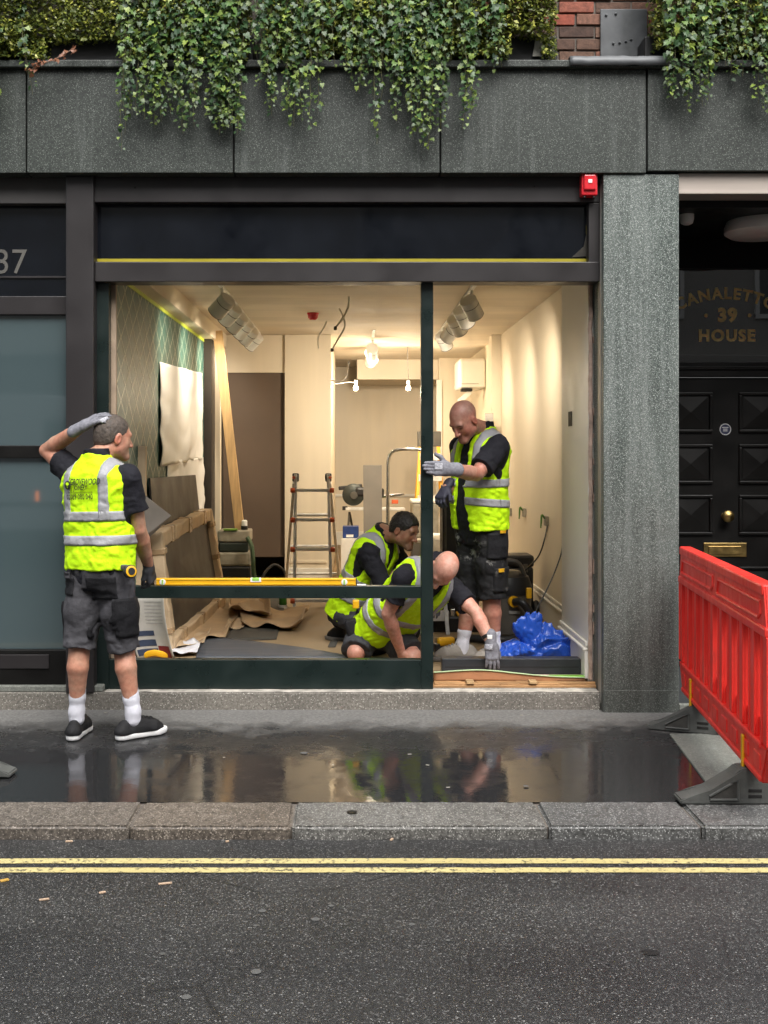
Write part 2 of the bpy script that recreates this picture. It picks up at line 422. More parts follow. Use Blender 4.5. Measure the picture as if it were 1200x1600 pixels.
# gutter pebbles and litter on the road are added with the small things
# ------------------------------------------------------------------ building front
def X(px, Y): return (px-CX)*Y/F
def Z(py, Y): return CH-(py-CY)*Y/F
YF = 6.68                                   # face of the granite
zf0, zf1 = Z(270, YF), Z(108, YF)           # fascia bottom / top
bld = thing('granite_building', 'building front clad in speckled grey granite with planted ledge', 'building', (0, YF, 0))
fx = [-7.2, -5.6, -4.0, X(41, YF), X(365, YF), X(688, YF), X(1011, YF), 3.0, 4.3, 5.6]
for a, b_ in zip(fx, fx[1:]):
    dz = .012 if a > 1.7 else 0
    box('fascia_panel', mFascia, bld, (a+.005, YF+(.004*NR.rand()), zf0+dz), (b_-.005, YF+.12, zf1), .004)
box('fascia_backing', mDark, bld, (-7.2, YF+.03, zf0+.02), (5.6, YF+.3, zf1-.01), 0)
# granite pillar between shop and entrance, plain pillar beyond the entrance
px0, px1 = X(943, 6.70), X(1061, 6.70)
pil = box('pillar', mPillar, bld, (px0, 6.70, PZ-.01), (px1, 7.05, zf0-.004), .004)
box('pillar_core', mStone, bld, (px0+.06, 7.0505, PZ), (px1-.002, 8.05, 3.3), 0)
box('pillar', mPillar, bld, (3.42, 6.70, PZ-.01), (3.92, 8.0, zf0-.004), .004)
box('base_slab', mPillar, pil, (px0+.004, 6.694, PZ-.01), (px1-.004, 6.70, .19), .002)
# lead capped ledge
zl = zf1
box('ledge', mFascia, bld, (-7.2, YF-.035, zl+.001), (5.6, 7.06, zl+.045), .006)
fl = sheet('lead_flashing', mLead, bld, lambda u, v: Vector((X(888, YF)+u*(X(1050, YF)-X(888, YF)), YF-.05+.16*(1-v) if v < .75 else YF-.05, zl+.058-(0 if v < .75 else .052*(v-.75)/.25)))+Vector((0, 0, .006*mnoise.noise(Vector((u*9, v*4, 0))))), 24, 8, .006)
# brick wall above the ledge; single bricks where the foliage leaves the wall bare
yb = 6.94
wallup = box('brick_wall', mMortar, bld, (-7.2, yb+.012, zl+.045), (5.6, yb+.3, 8.5), 0)
bw, bh = .215, .066
zz = zl+.055; row = 0
me_b = None
while zz < zl+.62:
    xx = X(800, yb) - (.11 if row % 2 else 0) - .05
    while xx < X(1080, yb):
        if me_b is None:
            bm = bmesh.new(); bm_box(bm, (0, 0, 0), (bw, .1, bh), .004); 
            me_b = bpy.data.meshes.new('brick'); bm.to_mesh(me_b); bm.free()
        o = link('brick', me_b, mBrick, wallup)
        o.location = (xx+NR.uniform(-.003, .003), yb+NR.uniform(-.006, .006), zz+NR.uniform(-.002, .002)); o.rotation_euler = (0, NR.uniform(-.01, .01), 0)
        xx += bw+.011
    zz += bh+.011; row += 1
pl = box('lead_plate', mLead, wallup, (X(937, yb), yb-.022, Z(95, yb)), (X(1010, yb), yb-.012, Z(16, yb)), .004)
for q in ((947, 24), (958, 68), (968, 67), (978, 65), (986, 62), (962, 22)):
    lathe('bolt', mLead, pl, [(.009, 0), (.008, .008), (.003, .012)], P(q[0], q[1], yb-.021), (0, -1, 0), 8)
# upper windows keep the planters company
# opposite terrace (behind the viewer): stucco front whose windows mirror in the glass
mStucco = M('pale_stucco', (.40, .385, .35), .8, 0, .1, 1, .05, 20)
mStuccoD = M('street_dark_front', (.10, .11, .115), .5, 0, .1, 1, .05, 20)
opp = thing('opposite_terrace', 'pale stucco terrace across the street behind the viewer', 'building', (0, -6.2, 0))
box('wall', mStucco, opp, (-24, -6.5, 3.4), (24, -6.2, 11), 0)
box('shopfront', mStuccoD, opp, (-24, -6.5, 0), (24, -6.22, 3.38), 0)
box('cornice', mStucco, opp, (-24, -6.2, 3.3), (24, -5.95, 3.5), .02)
for xi in range(-6, 7):
    for zi in (4.3, 7.3):
        wx = xi*2.6+.7
        wo_ = box('window', mWinT, opp, (wx-.55, -6.19, zi), (wx+.55, -6.17, zi+2.0), 0)
        for bx in ((wx-.6, wx-.52), (wx-.03, wx+.03), (wx+.52, wx+.6)): box('window_frame', mWhitePl, wo_, (bx[0], -6.2, zi-.05), (bx[1], -6.14, zi+2.05), 0)
        for bz in (zi-.08, zi+.96, zi+1.98): box('window_bar', mWhitePl, wo_, (wx-.6, -6.2, bz), (wx+.6, -6.145, bz+.08), 0)
struct(box('far_pavement', mPave, None, (-60, -6.2, -.1), (60, -4.2, .1), .02), 'pavement on the far side of the road')

# ------------------------------------------------------------------ shopfront joinery (brown) around the opening
YB = 6.78
sf = thing('brown_shopfront_surround', 'dark brown painted shopfront surround framing the open shop bay', 'shopfront', (0, YB, .06))
xl0, xl1, xr = X(105, YB), X(148, YB), X(941, YB)
z_top = zf0+.004
box('head_rail', mBrown, sf, (xl0, YB, Z(316, YB)), (xr-.001, YB+.14, z_top), .004)
box('pilaster', mBrown, sf, (xl0-.002, YB-.03, Z(1083, YB-.03)), (xl1, YB+.12, z_top-.001), .008)
box('jamb', mBrown, sf, (X(920, YB), YB+.002, Z(438, YB)), (X(937, YB), YB+.135, Z(317, YB)), .003)
box('lower_rail', mBrown, sf, (xl1+.001, YB+.001, Z(440, YB)), (X(937, YB)+.001, YB+.16, Z(409, YB)), .004)
sg = box('sign_panel', mGlassDark, sf, (xl1, YB+.075, Z(410, YB)), (X(921, YB), YB+.10, Z(315, YB)), 0)
box('tape_strip', mYelT, sg, (X(150, YB+.07), YB+.070, Z(409, YB+.07)), (X(919, YB+.07), YB+.0745, Z(404.3, YB+.07)), 0)
box('tape_strip', mYelT, sg, (X(916, YB+.07), YB+.071, Z(402.4, YB+.07)), (X(919, YB+.07), YB+.0745, Z(352, YB+.07)), 0)
prism('peeling_corner', mGreyPl, sg, [P(919, 352, YB+.066), P(919, 400, YB+.066), P(893, 402, YB+.066), P(912, 385, YB+.05)], (0, .002, 0))
box('metal_edge', M('pale_metal_edge', (.30, .28, .25), .5, .3), sf, (X(936.5, YB)+.003, YB-.02, .10), (X(943, YB)-.006, YB+.05, z_top-.02), .002)
# right jamb wreckage: exposed pinkish board edge and dark cavity
mPink = M('torn_plaster_edge', (.42, .30, .24), .9, 0, .35, 18, .5, 50)
box('cavity', mDark, sf, (X(926, 6.9), 6.99, .17), (px0+.06, 7.3, 2.95), 0)
bm = bmesh.new(); pp = []
for k in range(60): 
    z_ = .2+k*(2.68/59); pp.append((X(922.5, 6.98)+.004*mnoise.noise(Vector((0, 0, z_*9)))+.004*mnoise.noise(Vector((0, 3, z_*40))), 6.975+.008*mnoise.noise(Vector((4, 0, z_*20))), z_))
bm_tube(bm, pp, .014, 6); from_bm('board_edge', bm, mPink, sf)
for k in range(14):
    z_ = .25+NR.rand()*2.5; s = .012+.02*NR.rand()
    box('mortar_lump', mPink, sf, (X(930, 6.95)-s*.3, 6.96, z_), (X(930, 6.95)+s*.6, 7.0, z_+s*1.8), .004)
# step of stone under the shopfront
st = struct(box('step', mStone, None, (-7.2, 6.765, PZ-.02), (px0-.002, 7.0, .163), .008), 'worn stone step under the shopfront')
bm = bmesh.new()
bmesh.ops.create_grid(bm, x_segments=160, y_segments=5, size=.5)
for v in bm.verts:
    x_ = v.co.x; y_ = v.co.y
    v.co = Vector((-1.5+(x_+.5)*(px0-.01+1.5), 6.768+(y_+.5)*.1, .164+.007*max(0, mnoise.noise(Vector((x_*30, y_*4, 1)))+.2*mnoise.noise(Vector((x_*90, y_*9, 4))))))
from_bm('mortar_bed', bm, M('white_mortar', (.42, .39, .34), .85, 0, .4, 14, .5, 60), st, True)
for i, (a, b_) in enumerate(((-7.2, -4.6), (-4.6, X(0, 6.74)), (X(0, 6.74), X(104, 6.74)))):
    pass
box('sill_slab', mSill, st, (-7.2, 6.775, .1635), (X(160, 6.77), 6.95, .20), .006)

# ------------------------------------------------------------------ left unit, number 37
u37 = thing('frosted_shopfront', 'closed left shopfront with frosted blue-grey panes and number above', 'shopfront', (-3, 6.85, .2))
YL = 6.80
xe = xl0-.003
for x0, x1 in ((-4.6, xe),):
    box('head_rail', mBrownL, u37, (x0, YL, Z(318, YL)), (x1, YL+.12, Z(277, YL)), .004)
    box('shadow_board', mBlack, u37, (x0, YL+.01, Z(276, YL)), (x1, YL+.12, z_top), 0)
    num = box('number_panel', mGlassDark, u37, (x0, YL+.07, Z(462, YL)), (x1, YL+.09, Z(317, YL)), 0)
    box('rail', mBrown, u37, (x0, YL+.02, Z(491, YL)), (x1, YL+.12, Z(462, YL)), .004)
    box('window_pane', mWinL, u37, (x0, YL+.05, Z(697, YL)), (x1, YL+.07, Z(489, YL)), 0)
    box('rail', mBlack, u37, (x0, YL+.02, Z(716, YL)), (x1, YL+.12, Z(696, YL)), .004)
    box('window_pane', mWinL, u37, (x0, YL+.05, Z(1018, YL)), (x1, YL+.07, Z(715, YL)), 0)
    br = box('bottom_rail', mBlack, u37, (x0, YL+.01, .2), (x1, YL+.12, Z(1016, YL)), .004)
    box('panel_plate', mBrown, br, (X(-60, YL), YL+.002, Z(1045, YL)), (X(76, YL), YL+.010, Z(1023, YL)), .003)
    box('bead', mBrown, num, (x0, YL+.060, Z(432, YL)), (x1, YL+.069, Z(429, YL)), .001)
box('mullion', mBrown, u37, (-4.72, YL-.03, .2), (-4.6, YL+.12, z_top), .004)
box('window_pane', mWinL, u37, (-7.2, YL+.05, .2), (-4.72, YL+.07, z_top), 0)
v, f = text_mesh('37', .215, 0, 1.0)
cx_ = X(17, YL+.07); cz = Z(411, YL+.07)
txo = from_data('number', [(cx_+a[0]*.95, YL+.066, cz+a[1]) for a in v], f, M('pale_grey_lettering', (.095, .09, .08), .5), num)
tag_ = None

# ------------------------------------------------------------------ entrance of number 39
YD = 7.90
ent = thing('entrance_porch', 'dark recessed porch beside the granite pillar', 'porch', (2.6, 6.9, .1))
ex0, ex1 = px1+.002, 3.42
box('metal_lintel', M('brushed_lintel', (.46, .40, .35), .4, .35, .12, 2, .03, 90, stretch=(.2, 1, 6)), ent, (ex0, 6.72, Z(303, 6.72)), (ex1, 6.9, zf0+.008), .004)
box('ceiling_board', mBlack, ent, (ex0, 6.9, 3.12), (ex1, YD+.1, 3.2), 0)
box('side_wall', mBlack, ent, (3.40, 6.9, .1), (3.419, YD, 3.12), 0)
box('back_wall', mBlack, ent, (ex0, YD+.02, 2.88), (3.40, YD+.1, 3.12), 0)
box('floor_mat', M('ribbed_mat', (.035, .038, .04), .7, 0, .3, 30, .5, 30), ent, (ex0, 6.74, PZ-.03), (ex1, YD+.1, .10), .003)
box('threshold_strip', mSill, ent, (ex0, 6.70, PZ-.03), (ex1, 6.739, .105), .004)
ln = thing('porch_ceiling_lamp', 'round flat white lamp on the porch ceiling', 'lamp', (X(1190, 7.3), 7.3, 3.05))
lathe('lamp_disc', mWhitePl, ln, [(.05, .12), (.22, .10), (.235, .06), (.235, .025), (.20, .0), (.02, -.002)], (X(1190, 7.3), 7.3, 3.02), (0, 0, 1), 40)
cm = thing('porch_detector', 'small white dome detector on porch ceiling beside the pillar', 'detector', (X(1073, 7.1), 7.1, 3.06))
lathe('housing', mWhitePl, cm, [(.045, .08), (.045, .035), (.038, .01), (.02, .0), (.005, -.002)], (X(1073, 7.1), 7.1, 3.055), (0, 0, 1), 20)
door = thing('black_front_door', 'black panelled front door with brass knob and letter plate', 'door', (X(1133, YD), YD, .1))
dx0, dx1 = X(1033, YD), X(1233, YD)
zt = Z(590, YD)
slab = box('door_slab', mBlack, door, (dx0, YD, .1), (dx1, YD+.06, zt), .003)
for cxp in (1078, 1189):
    for (ya, yb_) in ((613, 676), (694, 756), (773, 836), (885, 935), (952, 1000)):
        xa, xb, zA, zB = X(cxp-35, YD), X(cxp+35, YD), Z(yb_, YD), Z(ya, YD)
        fr = box('panel_moulding', mBlack, slab, (xa, YD-.018, zA), (xb, YD+.01, zA+.022), .006)
        bm = bmesh.new()
        for lo, hi in (((xa, zB-.022), (xb, zB)), ((xa, zA+.0225), (xa+.022, zB-.0225)), ((xb-.022, zA+.0225), (xb, zB-.0225)), ((xa, zA), (xb, zA+.022))):
            bm_box(bm, (lo[0], YD-.018, lo[1]), (hi[0], YD+.01, hi[1]), .006)
        me_ = fr.data; bm.to_mesh(me_); bm.free()
        g = .03; ia, ib, ja, jb = xa+g, xb-g, zA+g, zB-g
        vv = [(ia, YD-.003, ja), (ib, YD-.003, ja), (ib, YD-.003, jb), (ia, YD-.003, jb), ((ia+ib)/2, YD-.020, (ja+jb)/2)]
        from_data('raised_panel', vv, [(0, 1, 4), (1, 2, 4), (2, 3, 4), (3, 0, 4)], mBlack, slab)
lathe('door_knob', mBrass, door, [(.028, 0), (.028, .008), (.012, .014), (.012, .035), (.03, .042), (.042, .058), (.040, .075), (.025, .088), (.003, .093)], (X(1133, YD), YD, Z(806, YD)), (0, -1, 0), 24)
lp = box('letter_plate', mBrass, door, (X(1099, YD), YD-.010, Z(870, YD)), (X(1166, YD), YD, Z(848, YD)), .003)
box('flap', mBrass, lp, (X(1106, YD), YD-.017, Z(866, YD)), (X(1157, YD), YD-.0105, Z(853, YD)), .003)
sk = lathe('round_sticker', M('navy_sticker', (.03, .035, .07), .4), door, [(.036, 0), (.036, .003)], (X(1133, YD), YD-.0005, Z(671, YD)), (0, -1, 0), 28)
bm = bmesh.new(); bmt = [Vector((X(1133, YD)+.038*math.cos(a), YD-.004, Z(671, YD)+.038*math.sin(a))) for a in [2*math.pi*k/28 for k in range(29)]]
bm_tube(bm, bmt, .0035, 6); from_bm('sticker_rim', bm, M('sticker_white', (.5, .5, .5), .5), sk)
for dz_ in (.014, .002, -.010):
    wd = .045 if dz_ > .005 else .03
    box('sticker_line', M('sticker_white', (.5, .5, .5), .5), sk, (X(1133, YD)-wd/2, YD-.0045, Z(671, YD)+dz_-.003), (X(1133, YD)+wd/2, YD-.0036, Z(671, YD)+dz_+.003), 0)
tw = thing('transom_window', 'dark glass transom with gold house lettering above the black door', 'window', (X(1133, YD), YD, 2.3))
box('lower_frame', mBlack, tw, (ex0-.3, YD-.03, zt+.004), (3.40, YD+.06, Z(566, YD)), .006)
box('frame_bead', mBlack, tw, (ex0-.3, YD-.045, Z(578, YD)), (3.40, YD-.031, Z(573, YD)), .004)
pane = box('pane', mWinT, tw, (ex0-.3, YD+.01, Z(566, YD)), (3.40, YD+.02, Z(420, YD)), 0)
box('upper_frame', mBlack, tw, (ex0-.3, YD-.03, Z(420, YD)), (3.40, YD+.06, 2.91), .006)
for a, b_ in ((dx0-.1, dx0-.003), (dx1+.003, 3.40)): box('door_jamb', mBlack, door, (a, YD-.02, .1), (b_, YD+.06, zt+.003), .004)
def gold_text(s, size, px, py, name='lettering', bold=.004, arc=None, space=1.0, wscale=1.0):
    v, f = text_mesh(s, size, bold, space)
    cx2, cz2 = X(px, YD), Z(py, YD); out = []
    for a in v:
        x_, z_ = a[0]*wscale, a[1]
        if arc:
            th = x_/arc; x_, z_ = math.sin(th)*(arc+z_), math.cos(th)*(arc+z_)-arc
        out.append((cx2+x_, YD+.006, cz2+z_))
    o = from_data(name, out, f, mGold, pane)
    m = o.modifiers.new('s', 'SOLIDIFY'); m.thickness = .003
    return o
gold_text('CANALETTO', .112, 1134, 459, arc=.75, space=1.18)
gold_text('39', .128, 1137, 493, bold=.007, space=1.12)
gold_text('HOUSE', .112, 1136, 525, bold=.005, space=1.18)
for px_ in (1103, 1171): lathe('lettering_dot', mGold, pane, [(.013, 0), (.013, .004)], P(px_, 493, YD+.008), (0, -1, 0), 14)

# ------------------------------------------------------------------ red sounder box
al = thing('red_alarm_box', 'red fire alarm sounder box on brown rail beside the pillar', 'alarm box', P(921, 306, YB-.03))
ax0, ax1, az0, az1 = X(908, YB-.06), X(933, YB-.06), Z(306, YB-.06), Z(268, YB-.06)
bdy = box('body', mRedA, al, (ax0, YB-.075, az0), (ax1, YB-.001, az1), .008)
box('cover', mRedA, al, (ax0+.012, YB-.09, az0+.03), (ax1-.012, YB-.0745, az1-.025), .008)
box('label_plate', mWhitePl, al, (ax0+.036, YB-.0935, az0+.07), (ax1-.036, YB-.0895, az0+.092), .002)
for q in (ax0+.02, ax1-.02):
    lathe('screw_lug', mBlackPl, al, [(.008, 0), (.006, .012)], (q, YB-.06, az0-.010), (0, 0, 1), 10)
    box('top_lug', mRedA, al, (q-.014, YB-.06, az1-.002), (q+.014, YB-.02, az1+.012), .004)
tube('lead_wire', mCable, al, [(ax1, YB-.03, az0+.08), (ax1+.02, YB-.02, az0+.085), (ax1+.035, YB-.005, az0+.07)], .004, 6)
for q in ((211, 293), (835, 291)):
    lathe('fixing_hole', mDark, sf, [(.006, 0), (.005, .002)], P(q[0], q[1], YB-.001), (0, -1, 0), 10)

# ------------------------------------------------------------------ new green window frame
YG = 6.84
gf = thing('green_window_frame', 'new dark green window frame being fitted into the opening', 'window frame', (X(412, YG), YG, .17))
box('side_stile', mGreen, gf, (X(150, YG), YG, .166), (X(170, YG), YG+.07, Z(432, YG)), .003)
box('mullion', mGreen, gf, (X(658, YG), YG, .166), (X(677, YG), YG+.07, Z(432, YG)), .003)
box('middle_rail', mGreen, gf, (X(170, YG)+.0005, YG+.002, Z(935, YG)), (X(658, YG)-.0005, YG+.068, Z(916, YG)), .003)
box('bottom_rail', mGreen, gf, (X(170, YG)+.0005, YG+.002, .167), (X(658, YG)-.0005, YG+.068, Z(1031, YG)), .003)
tube('corner_pin', mWhitePl, gf, [P(675, 432, YG+.01), P(675.5, 428, YG+.01)], .005, 6)

# ------------------------------------------------------------------ shop interior shell
FZ, CZ = .20, 2.90
floor = struct(box('floor', mKraft, None, (-1.75, 7.02, .0), (1.9, 22, FZ), 0), 'shop floor covered with brown protective paper')
sub = struct(box('subfloor', mOldWood, None, (-1.6, 6.90, .0), (px0+.06, 7.0195, .178), .004), 'broken old timber boards behind the step')
for k in range(9):
    x0 = X(677, 6.95)+k*.13+NR.uniform(-.02, .02)
    box('board', mOldWood, sub, (x0, 6.905+NR.uniform(0, .02), .172), (x0+.125+NR.uniform(-.01, .06), 6.96+NR.uniform(0, .05), .186+NR.uniform(0, .006)), .003)
for q in ((734, 1071), (832, 1072)):
    p_ = P(q[0], q[1], 6.93); box('packer', mTimberX, sub, (p_.x-.024, 6.89, .187), (p_.x+.024, 6.96, .203), .003)
ceil_ = struct(box('ceiling', mCeil, None, (-1.75, 6.96, CZ), (1.9, 22, CZ+.1), 0), 'cream plaster ceiling of the shop')
wl = struct(box('wall_left', mWallpaper, None, (-1.7, 6.93, 0), (-1.5, 11.27, 2.749), 0), 'left shop wall with green lattice wallpaper')
box('ceiling_tape', mLime, wl, (-1.4995, 6.95, 2.720), (-1.494, 11.27, 2.748), 0)
bk = struct(box('bulkhead', mCream, None, (-1.7, 6.95, 2.75), (-1.385, 12.3, CZ-.0005), .003), 'boxed ceiling edge above the wallpaper')
struct(box('wall_left_return', mDarkBoard, None, (-1.7, 11.272, 0), (-1.42, 12.3, 2.749), 0), 'dark return beyond the wallpaper')
struct(box('door_post', mCream, None, (X(331, 11.6), 11.55, FZ), (X(345, 11.6), 11.65, 2.749), .004), 'cream post at the passage')
YP = 12.3
wb = struct(box('partition_wall', mCream, None, (X(445, YP), YP, 0), (X(517, YP), YP+3.2, CZ-.001), 0), 'cream partition wall in the middle of the shop')
box('skirting', mWhiteP, wb, (X(445, YP), YP-.02, FZ), (X(517, YP), YP-.0005, FZ+.14), .006)
box('panel_mould', mCream, wb, (X(452, YP), YP-.012, Z(880, YP)), (X(510, YP), YP-.0005, Z(875, YP)), .003)
struct(box('passage_header', mCream, None, (-1.72, YP+.03, Z(582, YP)), (X(445, YP)-.002, YP+.2, CZ-.001), .002), 'cream panel above the brown board')
struct(box('brown_wall', mBrownWall, None, (-1.72, YP+.05, Z(871, YP)), (X(445, YP)-.003, YP+.15, Z(582, YP)-.001), .002), 'tall brown board closing the passage')
struct(box('passage_void', mDark, None, (-1.72, YP+.5, 0), (X(445, YP)-.003, YP+.6, .9), 0))
# right wall: boxed pier, wall, pilaster, rear wall
pier = struct(box('wall_pier', mWhiteP, None, (1.47, 6.985, 0), (1.9, 7.88, CZ-.001), .004), 'white primed pier at the right of the opening')
wr = struct(box('wall_right', mCream, None, (1.63, 7.881, 0), (1.9, 12.3, CZ-.001), 0), 'cream right wall of the shop')
def skirting(par, x, y0, y1, mat=mWhiteP):
    box('skirting', mat, par, (x-.022, y0, FZ), (x-.0005, y1, FZ+.17), .003)
    box('skirting_mould', mat, par, (x-.032, y0, FZ+.171), (x-.0005, y1, FZ+.195), .009)
    box('skirting_cap', mat, par, (x-.018, y0, FZ+.196), (x-.0005, y1, FZ+.232), .008)
skirting(pier, 1.47, 6.99, 7.88); skirting(wr, 1.63, 7.89, 12.25)
sw = box('switch_hole', mDark, pier, (1.466, X(0, 1)*0+7.50, Z(666, 7.55)), (1.4705, 7.62, Z(643, 7.55)), 0)
wp = struct(box('wall_pilaster', mCream, None, (X(768, YP), YP, 0), (1.9, YP+.25, CZ-.001), .003), 'cream pilaster on the right wall')
struct(box('wall_right_rear', mCream, None, (1.62, YP+.251, 0), (1.9, 21.5, CZ-.001), 0), 'cream right wall at the rear of the shop')
struct(box('ceiling_beam', mCeil, None, (X(517, YP)+.3, 15.6, 2.62), (1.62, 16.99, CZ-.001), .004), 'lowered ceiling beam')
rear = struct(box('wall_rear', mCream, None, (-1.75, 17.0, 0), (1.9, 17.2, CZ-.001), 0), 'cream rear wall of the shop')
rj = struct(box('rear_return', mCream, None, (X(686, 15.4), 15.4, 0), (1.62, 15.59, CZ-.001), .003), 'cream return wall at the rear right')
box('corner_bead', mWhiteP, rj, (X(684, 15.4)-.02, 15.37, 0), (X(687, 15.4)+.03, 15.399, CZ-.3), .003)
box('dado', mWhiteP, rear, (-.6, 16.97, .93), (1.6, 16.999, .97), .004)
box('skirting', mWhiteP, rear, (-.6, 16.97, FZ), (1.6, 16.999, .4), .004)
struct(box('shell_left', mDark, None, (-1.85, 6.95, 0), (-1.751, 22, 3.05), 0)); struct(box('shell_right', mDark, None, (1.901, 7.0, 0), (1.96, 22, 3.05), 0))
# reveal of bare board at the left jamb
struct(box('jamb_reveal', M('bare_plasterboard', (.36, .27, .19), .8, 0, .3, 7, .2, 40), None, (-1.6, 6.912, .166), (X(182, 6.93), 6.95, 2.9), .003), 'bare board reveal beside the green stile')
struct(box('shop_head', mDark, None, (-1.75, 6.945, Z(438, 6.94)), (px0, 6.959, 3.3), 0))

# ------------------------------------------------------------------ van parked across the road, seen mirrored in the left panes
van = thing('parked_van', 'pale grey van parked across the road, mirrored in the left panes', 'van', (-6.0, -3.4, 0))
mVan = M('van_paint', (.62, .64, .65), .3, 0, .05, 2, 0, coat=.5)
vp_ = [(-8.6, .32), (-8.6, 2.0), (-8.35, 2.35), (-4.6, 2.45), (-3.95, 2.38), (-3.35, 1.62), (-2.75, 1.36), (-2.62, .95), (-2.62, .32)]
vbody = prism('body', mVan, van, [(x, -2.35, z) for x, z in vp_], (0, -1.9, 0), .04)
prism('side_window', mGlassDark, van, [(-4.45, -2.345, 1.45), (-4.40, -2.345, 2.08), (-4.05, -2.345, 2.10), (-3.62, -2.345, 1.55)][::-1], (0, .006, 0))
for xx in (-7.6, -3.55):
    wh = lathe('wheel', mBlackPl, van, [(.30, -.1), (.34, -.06), (.34, .06), (.30, .1)], (xx, -2.42, .34), (0, 1, 0), 28); lathe('rim', mAlu, wh, [(.19, 0), (.16, .01)], (xx, -2.318, .34), (0, 1, 0), 20)
box('sill_trim', mBlackPl, van, (-8.5, -2.37, .30), (-2.7, -2.33, .50), .01); box('rub_strip', mBlackPl, van, (-7.2, -2.365, .82), (-4.0, -2.34, .90), .006)
box('indicator', emis('amber_lamp', (1, .25, .04), 3), van, (X(57, 1)*16.0-.018, -2.352, .82+.08), (X(57, 1)*16.0+.018, -2.338, 1.04), .004)
v, f = text_mesh('GROVEWOOD', .26, .004, 1.1)
from_data('lettering', [(-3.98-a[0]-.3, -2.336, 2.12+a[1]) for a in v], f, M('van_lettering_dark', (.75, .76, .76), .4), vbody)
# ------------------------------------------------------------------ soft-body modelling: signed distance fields -> one mesh
def smin(a, b, k):
    if k <= 1e-6: return np.minimum(a, b)
    h = np.clip(.5+.5*(b-a)/k, 0, 1)
    return b*(1-h)+a*h-k*h*(1-h)
_tab = np.random.RandomState(3).rand(32, 32, 32).astype(np.float32)
def vnoise(p, s):
    q = p*s; i = np.floor(q).astype(np.int32); f = (q-i); f = f*f*(3-2*f); i &= 31; j = (i+1) & 31
    x0, y0, z0 = i[..., 0], i[..., 1], i[..., 2]; x1, y1, z1 = j[..., 0], j[..., 1], j[..., 2]
    fx, fy, fz = f[..., 0], f[..., 1], f[..., 2]
    a = _tab[x0, y0, z0]*(1-fx)+_tab[x1, y0, z0]*fx; b = _tab[x0, y1, z0]*(1-fx)+_tab[x1, y1, z0]*fx
    c = _tab[x0, y0, z1]*(1-fx)+_tab[x1, y0, z1]*fx; d = _tab[x0, y1, z1]*(1-fx)+_tab[x1, y1, z1]*fx
    return ((a*(1-fy)+b*fy)*(1-fz)+(c*(1-fy)+d*fy)*fz)*2-1
A = lambda v: np.array(tuple(v), dtype=np.float32)
class Fr:
    """local frame: l = left, f = front, u = up"""
    def __init__(s, o, f, u):
        s.o = A(o); f = Vector(f); u = Vector(u).normalized()
        f = (f-u*f.dot(u)).normalized(); l = u.cross(f)
        s.R = np.stack([A(l), A(f), A(u)])          # rows
    def to(s, p): return (p-s.o) @ s.R.T
    def w(s, l, f, u): return Vector(tuple(s.o + np.array([l, f, u], dtype=np.float32) @ s.R))
